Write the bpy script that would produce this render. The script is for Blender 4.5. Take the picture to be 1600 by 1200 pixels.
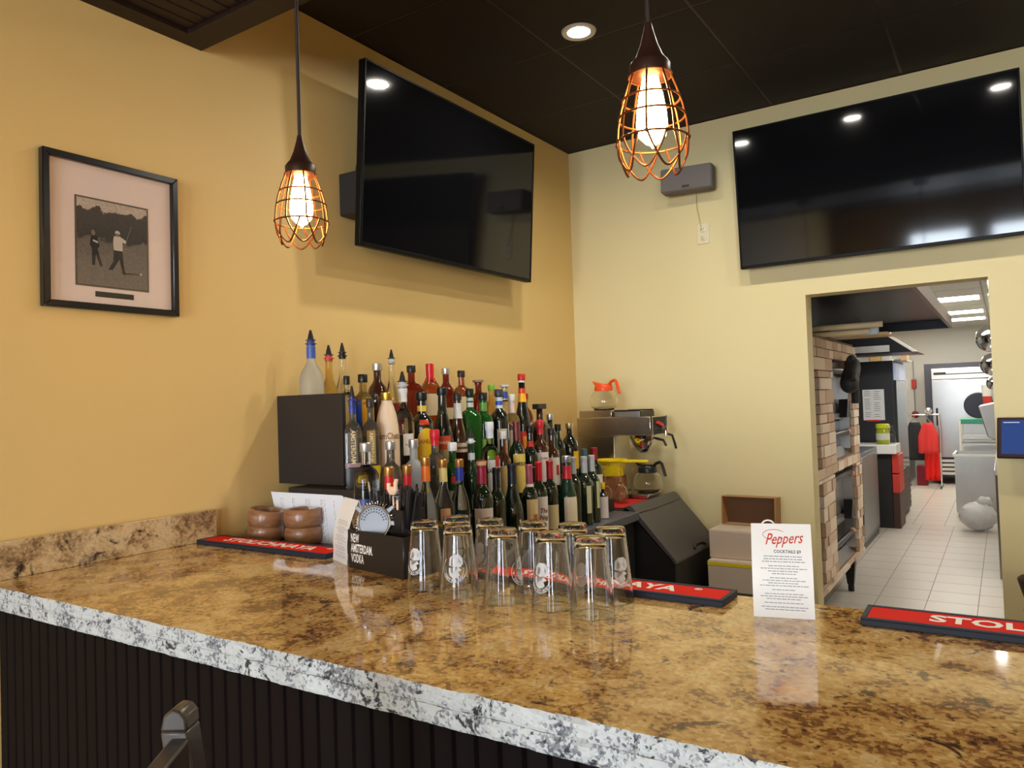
import bpy, bmesh, math, random
from mathutils import Vector, Matrix
random.seed(7)
PI = math.pi
for o in list(bpy.data.objects):
    bpy.data.objects.remove(o)
SC = bpy.context.scene
COL = SC.collection

# ---------------------------------------------------------------- camera
cam_d = bpy.data.cameras.new('camera'); cam = bpy.data.objects.new('camera', cam_d); COL.objects.link(cam)
cam_d.sensor_width = 36.0; cam_d.lens = 26.56; cam_d.clip_start = 0.05; cam_d.clip_end = 60
cx_ = Vector((0.8370, 0.5464, -0.0330)).normalized()       # picture right, in the room
cz_ = Vector((0.5459, -0.8375, -0.0254)).normalized()      # backwards
cy_ = cz_.cross(cx_).normalized(); cx_ = cy_.cross(cz_).normalized()
M = Matrix((cx_, cy_, cz_)).transposed().to_4x4(); M.translation = Vector((0, 0, 1.48))
cam.matrix_world = M
SC.camera = cam

# ---------------------------------------------------------------- world, exposure
w = bpy.data.worlds.new('world'); SC.world = w; w.use_nodes = True
w.node_tree.nodes['Background'].inputs[0].default_value = (0.62, 0.78, 1.0, 1)
w.node_tree.nodes['Background'].inputs[1].default_value = 0.5
SC.view_settings.view_transform = 'Standard'; SC.view_settings.look = 'None'
SC.view_settings.gamma = 1.0; SC.view_settings.use_curve_mapping = False
SC.view_settings.exposure = -0.62
SC.cycles.max_bounces = 14; SC.cycles.transmission_bounces = 12; SC.cycles.transparent_max_bounces = 12
SC.cycles.glossy_bounces = 6; SC.cycles.diffuse_bounces = 5; SC.cycles.use_denoising = True
SC.cycles.sample_clamp_indirect = 6.0
WINDOW_LIGHT = 44.0      # panes of the street windows behind the camera
DOWNLIGHT_W = 17.0      # each recessed ceiling lamp
BULB = 130.0             # filament bulbs in the pendants
KITCHEN = 27.0           # kitchen ceiling fixtures

# ---------------------------------------------------------------- helpers
def new_nodes(name):
    m = bpy.data.materials.new(name); m.use_nodes = True
    nt = m.node_tree; b = nt.nodes['Principled BSDF']
    return m, nt, b
def setp(b, **k):
    for a, v in k.items():
        b.inputs[a].default_value = v
def c4(c): return (c[0], c[1], c[2], 1.0)
def srgb(r, g, b):
    f = lambda v: (v/255/12.92) if v/255 <= 0.04045 else ((v/255+0.055)/1.055)**2.4
    return (f(r), f(g), f(b))
MATS = {}
def mat(name, col, rough=0.5, metal=0.0, trans=0.0, ior=1.45, coat=0.0, emit=None, es=0.0, var=0.0, vscale=20, bump=0.0, bscale=200, alpha=1.0, spec=0.5):
    if name in MATS: return MATS[name]
    m, nt, b = new_nodes(name)
    setp(b, **{'Base Color': c4(col), 'Roughness': rough, 'Metallic': metal, 'Transmission Weight': trans, 'IOR': ior, 'Coat Weight': coat, 'Alpha': alpha, 'Specular IOR Level': spec})
    if emit: setp(b, **{'Emission Color': c4(emit), 'Emission Strength': es})
    L = nt.links
    if var or bump:
        tc = nt.nodes.new('ShaderNodeTexCoord')
    if var:
        n = nt.nodes.new('ShaderNodeTexNoise'); n.inputs['Scale'].default_value = vscale; n.inputs['Detail'].default_value = 5
        L.new(tc.outputs['Object'], n.inputs['Vector'])
        r = nt.nodes.new('ShaderNodeMix'); r.data_type = 'RGBA'
        r.inputs['A'].default_value = c4([max(0, x*(1-var)) for x in col]); r.inputs['B'].default_value = c4([min(1, x*(1+var)) for x in col])
        L.new(n.outputs['Fac'], r.inputs['Factor']); L.new(r.outputs['Result'], b.inputs['Base Color'])
    if bump:
        n2 = nt.nodes.new('ShaderNodeTexNoise'); n2.inputs['Scale'].default_value = bscale; n2.inputs['Detail'].default_value = 3
        L.new(tc.outputs['Object'], n2.inputs['Vector'])
        bp = nt.nodes.new('ShaderNodeBump'); bp.inputs['Strength'].default_value = bump; bp.inputs['Distance'].default_value = 0.002
        L.new(n2.outputs['Fac'], bp.inputs['Height']); L.new(bp.outputs['Normal'], b.inputs['Normal'])
    MATS[name] = m
    return m
def ramp(nt, stops):
    r = nt.nodes.new('ShaderNodeValToRGB'); e = r.color_ramp.elements
    while len(e) < len(stops): e.new(0.5)
    for i, (p, c) in enumerate(stops):
        e[i].position = p; e[i].color = c4(c)
    return r
def granite(name, stops, rough, dark, dark_lo, dark_hi, s=1.0, coat=0.0, bump=0.0, vw=0.11):
    m, nt, b = new_nodes(name); L = nt.links
    tc = nt.nodes.new('ShaderNodeTexCoord'); mp = nt.nodes.new('ShaderNodeMapping')
    mp.inputs['Rotation'].default_value = (0, 0, 0.5); mp.inputs['Scale'].default_value = (1.0, 1.0, 1.0)
    L.new(tc.outputs['Object'], mp.inputs['Vector'])
    n1 = nt.nodes.new('ShaderNodeTexNoise'); n1.inputs['Scale'].default_value = 11*s; n1.inputs['Detail'].default_value = 12; n1.inputs['Roughness'].default_value = 0.66; n1.inputs['Distortion'].default_value = 0.4
    n2 = nt.nodes.new('ShaderNodeTexNoise'); n2.inputs['Scale'].default_value = 12*s; n2.inputs['Detail'].default_value = 9; n2.inputs['Roughness'].default_value = 0.72; n2.inputs['Distortion'].default_value = 0.9
    v = nt.nodes.new('ShaderNodeTexVoronoi'); v.inputs['Scale'].default_value = 150*s
    v2 = nt.nodes.new('ShaderNodeTexNoise'); v2.inputs['Scale'].default_value = 70*s; v2.inputs['Detail'].default_value = 4
    for n in (n1, n2, v, v2): L.new(mp.outputs['Vector'], n.inputs['Vector'])
    # crystals break the flow of the colour
    a = nt.nodes.new('ShaderNodeMath'); a.operation = 'MULTIPLY_ADD'; a.inputs[1].default_value = vw
    sp = nt.nodes.new('ShaderNodeSeparateColor'); L.new(v.outputs['Color'], sp.inputs['Color'])
    L.new(sp.outputs['Red'], a.inputs[0]); L.new(n1.outputs['Fac'], a.inputs[2])
    su = nt.nodes.new('ShaderNodeMath'); su.operation = 'SUBTRACT'; su.inputs[1].default_value = vw/2; L.new(a.outputs[0], su.inputs[0])
    r = ramp(nt, stops); L.new(su.outputs[0], r.inputs['Fac'])
    d = nt.nodes.new('ShaderNodeMath'); d.operation = 'MULTIPLY_ADD'; d.inputs[1].default_value = 0.22
    L.new(v2.outputs['Fac'], d.inputs[0]); L.new(n2.outputs['Fac'], d.inputs[2])
    dr = ramp(nt, [(dark_lo, (0, 0, 0)), (dark_hi, (1, 1, 1))]); L.new(d.outputs[0], dr.inputs['Fac'])
    mx = nt.nodes.new('ShaderNodeMix'); mx.data_type = 'RGBA'; mx.inputs['B'].default_value = c4(dark)
    L.new(r.outputs['Color'], mx.inputs['A']); L.new(dr.outputs['Color'], mx.inputs['Factor'])
    L.new(mx.outputs['Result'], b.inputs['Base Color'])
    setp(b, **{'Roughness': rough, 'Coat Weight': coat, 'Coat Roughness': 0.02})
    if bump:
        bp = nt.nodes.new('ShaderNodeBump'); bp.inputs['Strength'].default_value = bump; bp.inputs['Distance'].default_value = 0.004
        L.new(n1.outputs['Fac'], bp.inputs['Height']); L.new(bp.outputs['Normal'], b.inputs['Normal'])
    MATS[name] = m
    return m
def wood(name, c1, c2, scale=(2, 30, 30), rough=0.4, coat=0.0, spec=0.5):
    if name in MATS: return MATS[name]
    m, nt, b = new_nodes(name); L = nt.links
    tc = nt.nodes.new('ShaderNodeTexCoord'); mp = nt.nodes.new('ShaderNodeMapping'); mp.inputs['Scale'].default_value = scale
    L.new(tc.outputs['Object'], mp.inputs['Vector'])
    n = nt.nodes.new('ShaderNodeTexNoise'); n.inputs['Scale'].default_value = 1.6; n.inputs['Detail'].default_value = 7; n.inputs['Distortion'].default_value = 0.8
    L.new(mp.outputs['Vector'], n.inputs['Vector'])
    r = ramp(nt, [(0.3, c1), (0.7, c2)]); L.new(n.outputs['Fac'], r.inputs['Fac']); L.new(r.outputs['Color'], b.inputs['Base Color'])
    setp(b, **{'Roughness': rough, 'Coat Weight': coat, 'Specular IOR Level': spec}); MATS[name] = m
    return m

def pane(name, ior=1.5):
    m, nt, b = new_nodes(name); L = nt.links
    tr = nt.nodes.new('ShaderNodeBsdfTransparent'); gl = nt.nodes.new('ShaderNodeBsdfGlossy'); gl.inputs['Roughness'].default_value = 0.0
    lw = nt.nodes.new('ShaderNodeLayerWeight'); pw = nt.nodes.new('ShaderNodeMath'); pw.operation = 'POWER'; pw.inputs[1].default_value = 5.0; L.new(lw.outputs['Facing'], pw.inputs[0])
    fr = nt.nodes.new('ShaderNodeMath'); fr.operation = 'MULTIPLY_ADD'; fr.inputs[1].default_value = 0.9; fr.inputs[2].default_value = 0.03; L.new(pw.outputs[0], fr.inputs[0]); mx = nt.nodes.new('ShaderNodeMixShader')
    L.new(fr.outputs[0], mx.inputs[0]); L.new(tr.outputs[0], mx.inputs[1]); L.new(gl.outputs[0], mx.inputs[2])
    L.new(mx.outputs[0], nt.nodes['Material Output'].inputs['Surface'])
    return m
def tag(o, label=None, cat=None, group=None, kind=None):
    if label: o['label'] = label
    if cat: o['category'] = cat
    if group: o['group'] = group
    if kind: o['kind'] = kind
    return o
def thing(name, label, cat, loc=(0, 0, 0), rot=(0, 0, 0), group=None):
    o = bpy.data.objects.new(name, None); COL.objects.link(o)
    o.location = loc; o.rotation_euler = rot; o.empty_display_size = 0.05
    return tag(o, label, cat, group)

class G:
    """collects shapes; build() links them as one mesh object"""
    def __init__(s): s.v = []; s.f = []
    def add(s, vs, fs, m=None):
        k = len(s.v)
        s.v += [tuple((m @ Vector(p)) if m else p) for p in vs]
        s.f += [tuple(i+k for i in f) for f in fs]
        return s
    def bx(s, x0, x1, y0, y1, z0, z1, m=None):
        vs = [(x0,y0,z0),(x1,y0,z0),(x1,y1,z0),(x0,y1,z0),(x0,y0,z1),(x1,y0,z1),(x1,y1,z1),(x0,y1,z1)]
        return s.add(vs, [(0,3,2,1),(4,5,6,7),(0,1,5,4),(1,2,6,5),(2,3,7,6),(3,0,4,7)], m)
    def prism(s, poly, axis, a, b, m=None):
        """poly in the two other axes (cyclic order kept for y: (x,z), x: (y,z), z: (x,y))"""
        n = len(poly)
        def P(p, t): return {'x': (t, p[0], p[1]), 'y': (p[0], t, p[1]), 'z': (p[0], p[1], t)}[axis]
        vs = [P(p, a) for p in poly] + [P(p, b) for p in poly]
        fs = [tuple(range(n))[::-1], tuple(range(n, 2*n))] + [(i, (i+1) % n, n+(i+1) % n, n+i) for i in range(n)]
        return s.add(vs, fs, m)
    def lathe(s, prof, n=24, sq=None, m=None, c=(0, 0), caps=True):
        """prof: (r, z) bottom to top; sq(r) gives the superellipse exponent"""
        vs = []; fs = []
        for r, z in prof:
            e = sq(r) if sq else 2.0
            for i in range(n):
                t = 2*PI*i/n; ct, st = math.cos(t), math.sin(t)
                k = 1.0 if e == 2.0 else (abs(ct)**e + abs(st)**e)**(-1/e)
                vs.append((c[0]+r*k*ct, c[1]+r*k*st, z))
        for j in range(len(prof)-1):
            for i in range(n):
                i2 = (i+1) % n
                fs.append((j*n+i, j*n+i2, (j+1)*n+i2, (j+1)*n+i))
        if caps:
            fs.append(tuple(range(n))[::-1]); fs.append(tuple(range((len(prof)-1)*n, len(prof)*n)))
        return s.add(vs, fs, m)
    def cyl(s, p, q, r, n=16, r2=None):
        return s.tube([p, q], r, n, r2=r2)
    def tube(s, pts, r, n=8, closed=False, r2=None):
        pts = [Vector(p) for p in pts]; N = len(pts); vs = []; fs = []; up = None
        for k, p in enumerate(pts):
            a = pts[(k-1) % N] if (closed or k > 0) else p
            b = pts[(k+1) % N] if (closed or k < N-1) else p
            t = (b-a).normalized()
            if up is None:
                up = Vector((0, 0, 1)) if abs(t.z) < 0.9 else Vector((1, 0, 0))
            u = (up - t*up.dot(t)).normalized(); up = u; w_ = t.cross(u)
            rr = r if r2 is None else r + (r2-r)*k/(N-1)
            for i in range(n):
                an = 2*PI*i/n
                vs.append(tuple(p + (u*math.cos(an) + w_*math.sin(an))*rr))
        for k in range(N if closed else N-1):
            for i in range(n):
                i2 = (i+1) % n; k2 = (k+1) % N
                fs.append((k*n+i, k*n+i2, k2*n+i2, k2*n+i))
        if not closed:
            fs.append(tuple(range(n))[::-1]); fs.append(tuple(range((N-1)*n, N*n)))
        return s.add(vs, fs)
    def sphere(s, c, r, n=16, k=10, sc=(1, 1, 1)):
        prof = [(max(1e-4, r*math.sin(PI*j/k)), -r*math.cos(PI*j/k)) for j in range(k+1)]
        return s.lathe(prof, n, m=Matrix.Translation(c) @ Matrix.Diagonal((sc[0], sc[1], sc[2], 1)))
    def build(s, name, m, parent=None, smooth=True, bevel=0.0, seg=2, fix=True, loc=None, rot=None):
        me = bpy.data.meshes.new(name); me.from_pydata(s.v, [], s.f)
        if fix:
            bm = bmesh.new(); bm.from_mesh(me); bmesh.ops.recalc_face_normals(bm, faces=bm.faces); bm.to_mesh(me); bm.free()
        me.materials.append(m)
        if smooth:
            me.shade_smooth(); me.set_sharp_from_angle(angle=math.radians(38))
        o = bpy.data.objects.new(name, me); COL.objects.link(o)
        if parent: o.parent = parent
        if loc: o.location = loc
        if rot: o.rotation_euler = rot
        if bevel:
            md = o.modifiers.new('bevel', 'BEVEL'); md.width = bevel; md.segments = seg; md.limit_method = 'ANGLE'; md.angle_limit = math.radians(40)
            md.harden_normals = False
        return o
def box(name, m, x0, x1, y0, y1, z0, z1, parent=None, bevel=0.0, loc=None, rot=None):
    return G().bx(x0, x1, y0, y1, z0, z1).build(name, m, parent, bevel=bevel, loc=loc, rot=rot)
def struct(o): return tag(o, kind='structure')
def share(src, name, parent, loc=(0, 0, 0), scale=(1, 1, 1), rot=(0, 0, 0)):
    o = bpy.data.objects.new(name, src.data); COL.objects.link(o); o.parent = parent; o.location = loc; o.scale = scale; o.rotation_euler = rot
    return o
def text_geo(s, size, bold=0.0, xs=1.0, shear=0.0, align='CENTER', sp=1.0):
    """flat lettering as (verts, faces) in x, y"""
    cu = bpy.data.curves.new('t', 'FONT'); cu.body = s; cu.size = size; cu.offset = bold; cu.shear = shear; cu.align_x = align; cu.align_y = 'CENTER'
    cu.resolution_u = 2; cu.space_character = sp; cu.fill_mode = 'FRONT'
    ob = bpy.data.objects.new('t', cu); me = bpy.data.meshes.new_from_object(ob)
    vs = [(v.co.x*xs, v.co.y) for v in me.vertices]; fs = [tuple(p.vertices) for p in me.polygons]
    bpy.data.objects.remove(ob); bpy.data.curves.remove(cu); bpy.data.meshes.remove(me)
    return vs, fs
def lettering(name, s, size, m, parent, place, **k):
    """place(x, y) -> 3D point"""
    vs, fs = text_geo(s, size, **k)
    g = G().add([place(x, y) for x, y in vs], fs)
    return g.build(name, m, parent, smooth=False, fix=False)
# ---------------------------------------------------------------- materials
M_WALL = mat('wall_paint', srgb(226, 192, 124), 0.55, var=0.03, vscale=3, bump=0.12, bscale=350)  # paint colour deepened to carry the warm lamplight on the left wall
M_WALL2 = mat('wall_paint_daylit', srgb(222, 205, 154), 0.55, var=0.03, vscale=3, bump=0.12, bscale=350)  # same paint made paler, daylight on the back wall put into the colour
M_CEIL = mat('ceiling_black', srgb(40, 33, 30), 0.75, var=0.25, vscale=4, bump=0.5, bscale=120)
M_GRID = mat('ceiling_grid', srgb(58, 48, 44), 0.5)
M_SOFF = wood('soffit_wood', srgb(28, 17, 15), srgb(42, 26, 22), (30, 2, 30), 0.5, 0.0, 0.3)
M_BARW = wood('bar_wood', srgb(14, 8, 9), srgb(24, 14, 14), (30, 30, 2), 0.6, 0.0, 0.12)
M_GOLD = granite('granite_polished', [(0.30, srgb(92, 60, 38)), (0.42, srgb(150, 106, 62)), (0.465, srgb(194, 150, 86)), (0.57, srgb(214, 174, 106)), (0.66, srgb(230, 202, 146)), (0.80, srgb(190, 148, 100))],
                 0.08, srgb(84, 58, 42), 0.69, 0.75, 1.0, 0.4, vw=0.17)
M_SPL = granite('granite_splash', [(0.2, srgb(60, 44, 36)), (0.38, srgb(136, 106, 76)), (0.5, srgb(196, 164, 118)), (0.62, srgb(214, 188, 146)), (0.8, srgb(178, 150, 116))],
                 0.12, srgb(48, 36, 34), 0.655, 0.75, 1.0, 0.3)
M_ROUGH = granite('granite_chiselled', [(0.30, srgb(96, 98, 106)), (0.40, srgb(146, 146, 148)), (0.45, srgb(192, 194, 194)), (0.70, srgb(204, 204, 200))],
                 0.6, srgb(46, 45, 50), 0.685, 0.72, 1.5, 0.0, 0.1, vw=0.26)
M_BLK = mat('black_plastic', (0.012, 0.012, 0.013), 0.35)
M_BLKM = mat('black_matte', (0.016, 0.015, 0.015), 0.6, bump=0.2, bscale=300)
M_SCREEN = mat('screen_glass', (0.004, 0.004, 0.005), 0.06, ior=1.5)
M_STEEL = mat('stainless_steel', (0.58, 0.57, 0.55), 0.28, 1.0, var=0.08, vscale=8)
M_STEELD = mat('brushed_steel', (0.42, 0.41, 0.40), 0.38, 1.0, var=0.1, vscale=6)
M_CHROME = mat('chrome', (0.75, 0.75, 0.76), 0.1, 1.0)
M_RED = mat('red_rubber', srgb(222, 34, 18), 0.75, spec=0.15)
M_RIM = mat('navy_rubber', srgb(44, 48, 58), 0.6, spec=0.3)
M_WHITE = mat('white_print', srgb(244, 240, 230), 0.5)
M_CARD = mat('white_card', srgb(240, 238, 234), 0.12, coat=0.3)
M_PAPER = mat('paper', srgb(232, 234, 240), 0.6)
M_INK = mat('ink', srgb(60, 58, 62), 0.6)
M_INKL = mat('light_ink', srgb(140, 138, 140), 0.6)
M_REDINK = mat('red_ink', srgb(200, 60, 24), 0.5)
M_GLASS = mat('clear_glass', (0.985, 0.99, 0.99), 0.0, trans=1.0, ior=1.45)
M_WOODB = wood('bowl_wood', srgb(118, 78, 50), srgb(172, 122, 84), (8, 8, 40), 0.35, 0.2)
M_CARDB = mat('cardboard', srgb(168, 124, 78), 0.75, var=0.08, vscale=30)
M_CARDG = mat('grey_cardboard', srgb(158, 150, 142), 0.75, var=0.05, vscale=25)

WX, WY, CZ = -2.19, 4.08, 3.0           # left wall, back wall, bar ceiling
# ---------------------------------------------------------------- the bar room
fl = struct(box('floor', mat('dark_floor', srgb(54, 42, 36), 0.35, var=0.2, vscale=5), -2.31, 4.1, -5.1, 4.21, -0.06, 0.0))
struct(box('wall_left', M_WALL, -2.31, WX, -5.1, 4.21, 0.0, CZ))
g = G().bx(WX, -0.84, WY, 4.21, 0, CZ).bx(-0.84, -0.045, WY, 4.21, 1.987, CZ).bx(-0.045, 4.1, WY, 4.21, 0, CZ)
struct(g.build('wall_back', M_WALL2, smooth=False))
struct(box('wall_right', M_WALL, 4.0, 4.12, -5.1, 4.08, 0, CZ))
# street side: piers and lintel around three tall windows
WIN = [(-1.15, -0.30), (-0.1, 0.75), (2.4, 3.2)]
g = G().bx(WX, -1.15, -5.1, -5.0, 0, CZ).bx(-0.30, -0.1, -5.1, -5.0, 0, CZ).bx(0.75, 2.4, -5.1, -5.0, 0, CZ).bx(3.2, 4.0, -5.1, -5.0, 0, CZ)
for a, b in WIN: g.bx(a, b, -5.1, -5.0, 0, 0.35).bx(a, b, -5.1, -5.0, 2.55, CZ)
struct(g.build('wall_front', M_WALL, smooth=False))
M_DAY = mat('daylight_pane', (0.8, 0.9, 1.0), 0.1, emit=(0.80, 0.90, 1.0), es=WINDOW_LIGHT)
for i, (a, b) in enumerate(WIN):
    p = struct(box('window_%d' % (i+1), M_DAY, a+0.05, b-0.05, -5.07, -5.05, 0.40, 2.50))
    G().bx(a, a+0.05, -5.1, -5.0, 0.35, 2.55).bx(b-0.05, b, -5.1, -5.0, 0.35, 2.55).bx(a+0.05, b-0.05, -5.1, -5.0, 0.35, 0.40).bx(a+0.05, b-0.05, -5.1, -5.0, 2.50, 2.55).bx(a+0.05, b-0.05, -5.045, -5.0, 1.90, 1.94).build('window_frame', M_BLKM, p, smooth=False)
# dark suspended ceiling, each tile a piece lying in the grid
ce = struct(box('ceiling', M_GRID, -2.31, 4.1, -5.1, 4.21, CZ+0.0045, CZ+0.12))
t0 = G().bx(0, 0.598, 0, 0.598, 0, 0.0015).build('ceiling_tile', M_CEIL, ce, bevel=0.003, seg=1)
gt = G()
first = True
for i in range(8):
    for j in range(5):
        p = (WX+0.01+i*0.61, WY-0.005-(j+1)*0.61, CZ+0.003)
        if first: t0.location = p; first = False
        else: share(t0, 'ceiling_tile', ce, p)
# lowered soffit over the bar: frame, trim and grooved boards
SZ = 2.684
so = struct(G().bx(WX, 4.0, 0.0, 1.535, SZ+0.02, CZ+0.01).build('trim_1', M_SOFF, smooth=False))
g = G().bx(WX, 4.0, 1.44, 1.535, SZ, SZ+0.02).bx(WX, 4.0, 0, 0.09, SZ, SZ+0.02).bx(WX, WX+0.07, 0.09, 1.44, SZ, SZ+0.02)
g.build('border_board', M_SOFF, so, smooth=False)
b0 = G().prism([(0, 0.0), (0.004, -0.008), (0.048, -0.008), (0.052, 0.0)], 'y', 0.09, 1.44).build('board', M_SOFF, so, smooth=False, loc=(WX+0.07, 0, SZ+0.02))
for i in range(1, 115): share(b0, 'board', so, (WX+0.07+i*0.0535, 0, SZ+0.02))
# ---------------------------------------------------------------- kitchen shell
M_KW = mat('kitchen_wall', srgb(226, 222, 212), 0.6)
M_TILE = mat('kitchen_tile', srgb(188, 180, 168), 0.32, var=0.05, vscale=2)
M_GROUT = mat('grout', srgb(128, 121, 114), 0.8)
m, nt, b = new_nodes('kitchen_floor_far'); L = nt.links
tc = nt.nodes.new('ShaderNodeTexCoord'); br = nt.nodes.new('ShaderNodeTexBrick'); br.offset = 0.0
br.inputs['Scale'].default_value = 1.0; br.inputs['Brick Width'].default_value = 0.305; br.inputs['Row Height'].default_value = 0.305; br.inputs['Mortar Size'].default_value = 0.004
br.inputs['Color1'].default_value = c4(srgb(196, 188, 176)); br.inputs['Color2'].default_value = c4(srgb(190, 182, 170)); br.inputs['Mortar'].default_value = c4(srgb(112, 106, 100))
L.new(tc.outputs['Object'], br.inputs['Vector']); L.new(br.outputs['Color'], b.inputs['Base Color']); setp(b, Roughness=0.35)
kf = struct(G().bx(-2.7, 1.3, 9.395, 14.7, -0.06, 0.0).bx(-2.7, 1.3, 4.21, 9.395, -0.06, -0.02).build('floor_kitchen', m, smooth=False))
G().bx(-1.44, 0.41, 4.211, 9.394, -0.02, -0.0012).build('grout_bed', M_GROUT, kf, smooth=False)
t0 = G().bx(0, 0.300, 0, 0.300, -0.006, 0.0).build('floor_tile', M_TILE, kf, bevel=0.0015, seg=1)
first = True
for i in range(6):
    for j in range(17):
        p = (-1.43+i*0.305, 4.212+j*0.305, 0)
        if first: t0.location = p; first = False
        else: share(t0, 'floor_tile', kf, p)
struct(box('wall_kitchen_left', M_KW, -2.7, -2.6, 4.21, 14.7, 0, 2.6))
struct(box('wall_kitchen_right', M_KW, 1.0, 1.1, 4.21, 14.7, 0, 2.6))
struct(box('wall_kitchen_far', M_KW, -2.6, 1.0, 14.6, 14.7, 0, 2.6))
kc = struct(box('ceiling_kitchen', mat('ceiling_grid_white', srgb(190, 188, 180), 0.5), -2.7, 1.1, 4.21, 14.7, 2.515, 2.6))
t0 = G().bx(0, 1.18, 0, 0.57, 0, 0.012).build('ceiling_tile', mat('ceiling_white', srgb(232, 230, 222), 0.8, bump=0.4, bscale=90), kc, bevel=0.003, seg=1)
first = True
FIX = {(1, 5), (1, 9), (1, 12), (1, 14), (2, 3), (0, 8)}
for i in range(3):
    for j in range(17):
        if (i, j) in FIX: continue
        p = (-2.55+i*1.2, 4.25+j*0.605, 2.503)
        if first: t0.location = p; first = False
        else: share(t0, 'ceiling_tile', kc, p)
M_FLU = mat('fluorescent_diffuser', (1, 0.97, 0.9), 0.5, emit=(1.0, 0.95, 0.86), es=KITCHEN)
FLN = {(1, 5): 'first', (1, 9): 'second', (1, 12): 'third', (1, 14): 'fourth', (2, 3): 'right-hand', (1, 16): 'farthest', (0, 8): 'left-hand'}
for i, j in sorted(FIX):
    t = thing('ceiling_light', 'white fluorescent kitchen ceiling panel, the %s one over the tiled aisle' % FLN[(i, j)], 'ceiling light', (-2.55+i*1.2, 4.25+j*0.605, 2.503), group='kitchen ceiling panels')
    G().bx(0.03, 1.15, 0.03, 0.54, 0.0, 0.006).build('diffuser', M_FLU, t, smooth=False)
    G().bx(0, 0.03, 0, 0.57, -0.004, 0.012).bx(1.15, 1.18, 0, 0.57, -0.004, 0.012).bx(0.03, 1.15, 0, 0.03, -0.004, 0.012).bx(0.03, 1.15, 0.54, 0.57, -0.004, 0.012).build('frame', M_WHITE, t, smooth=False)

# ---------------------------------------------------------------- bar counter and front
bar = thing('bar_counter', 'long polished gold granite bar counter with a rough chiselled double edge', 'counter', (0, 0, 0))
XL, XR = WX+0.004, 1.0
N = 330
def edge_noise(x, z): 
    return 0.0007*math.sin(x*37+z*11)+0.0006*math.sin(x*83+1.7+z*40)+random.uniform(-0.0009, 0.0009)
def slab(name, z0, z1, y0, mtop):
    rows = 5
    xs = [XL+(XR-XL)*i/N for i in range(N+1)]
    zz = [z1-(z1-z0)*k/rows for k in range(rows+1)]
    P = [[(x, y0+edge_noise(x, z)+(0.0018 if k in (0, rows) else 0), z) for x in xs] for k, z in enumerate(zz)]
    for i in range(N+1):   # chips along the arris
        x, y, z = P[0][i]; P[0][i] = (x, y+max(0, 0.003*math.sin(x*61)*math.sin(x*23)+random.uniform(-.002,.003)), z)
    ed = G()
    ed.add([p for r in P for p in r], [(k*(N+1)+i, (k+1)*(N+1)+i, (k+1)*(N+1)+i+1, k*(N+1)+i+1) for k in range(rows) for i in range(N)])
    tp = G()
    n1 = N+1
    top = [p for p in P[0]] + [(x, 1.555, z1) for x in xs]
    bot = [p for p in P[-1]] + [(x, 1.555, z0) for x in xs]
    tp.add(top, [(i, i+1, n1+i+1, n1+i) for i in range(N)])
    tp.add(bot, [(n1+i, n1+i+1, i+1, i) for i in range(N)])
    tp.add([(XL, 1.555, z0), (XR, 1.555, z0), (XR, 1.555, z1), (XL, 1.555, z1)], [(1, 0, 3, 2)])
    tp.add([P[0][-1], P[-1][-1], (XR, 1.555, z0), (XR, 1.555, z1)], [(0, 1, 2, 3)])
    o = tp.build(name, mtop, bar, smooth=False, fix=False)
    e = ed.build('chiselled_edge', M_ROUGH, o, smooth=False, fix=False); e['label'] = 'pale rough chiselled stone edge'
    return o
slab('top_slab', 1.0432, 1.07, 0.862, M_GOLD)
slab('under_slab', 1.013, 1.0406, 0.8655, M_GOLD)
sp = box('backsplash', M_SPL, WX+0.002, -2.163, 0.70, 1.535, 1.0702, 1.167, bevel=0.002)
tag(sp, 'speckled granite backsplash strip along the yellow wall at the bar end', 'backsplash')
bf = thing('panelled_bar', 'dark wooden bar front of narrow grooved upright boards', 'bar', (0, 0, 0))
box('panel', M_BARW, WX+0.003, 1.0, 0.915, 1.5, 0.0, 1.012, bf)
b0 = G().prism([(0, 0.0), (0.004, -0.009), (0.037, -0.009), (0.041, 0.0)], 'z', 0.12, 1.012).build('board', M_BARW, bf, smooth=False, loc=(WX+0.004, 0.915, 0))
for i in range(1, 76): share(b0, 'board', bf, (WX+0.004+i*0.042, 0.915, 0))
box('kickboard', M_BARW, WX+0.003, 1.0, 0.895, 0.915, 0, 0.12, bf)

# ---------------------------------------------------------------- recessed lamps
M_LAMP = mat('lamp_lens', (1, 0.95, 0.85), 0.4, emit=(1.0, 0.93, 0.78), es=30)
M_TRIMW = mat('lamp_trim', srgb(220, 214, 200), 0.4)
def downlight(x, y, where, W=DOWNLIGHT_W):
    t = thing('recessed_light', 'round recessed ceiling lamp '+where, 'ceiling light', (x, y, CZ), group='recessed ceiling lamps')
    G().lathe([(0.048, 0.004), (0.048, -0.002), (0.068, -0.005), (0.072, 0.003)], 32, caps=False).build('trim_ring', M_TRIMW, t)
    G().lathe([(0.001, 0.0), (0.0475, 0.0), (0.0475, 0.004), (0.001, 0.004)], 32).build('lens', M_LAMP, t)
    l = bpy.data.lights.new('lamp', 'AREA'); l.shape = 'DISK'; l.size = 0.09; l.energy = W; l.color = (1.0, 0.95, 0.83); l.spread = math.radians(165)
    lo = bpy.data.objects.new('lamp', l); COL.objects.link(lo); lo.parent = t; lo.location = (0, 0, -0.004)
downlight(-1.41, 2.755, 'nearest the corner of the two yellow walls')
downlight(-0.716, 2.80, 'in the middle of the row before the back wall')
downlight(0.05, 2.78, 'at the right end of the row before the doorway')
downlight(1.6, 2.78, 'over the far right end of the bar')
downlight(-0.9, -1.6, 'over the tables behind the bar stools on the left')
downlight(1.4, -1.6, 'over the tables behind the bar stools on the right')
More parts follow.
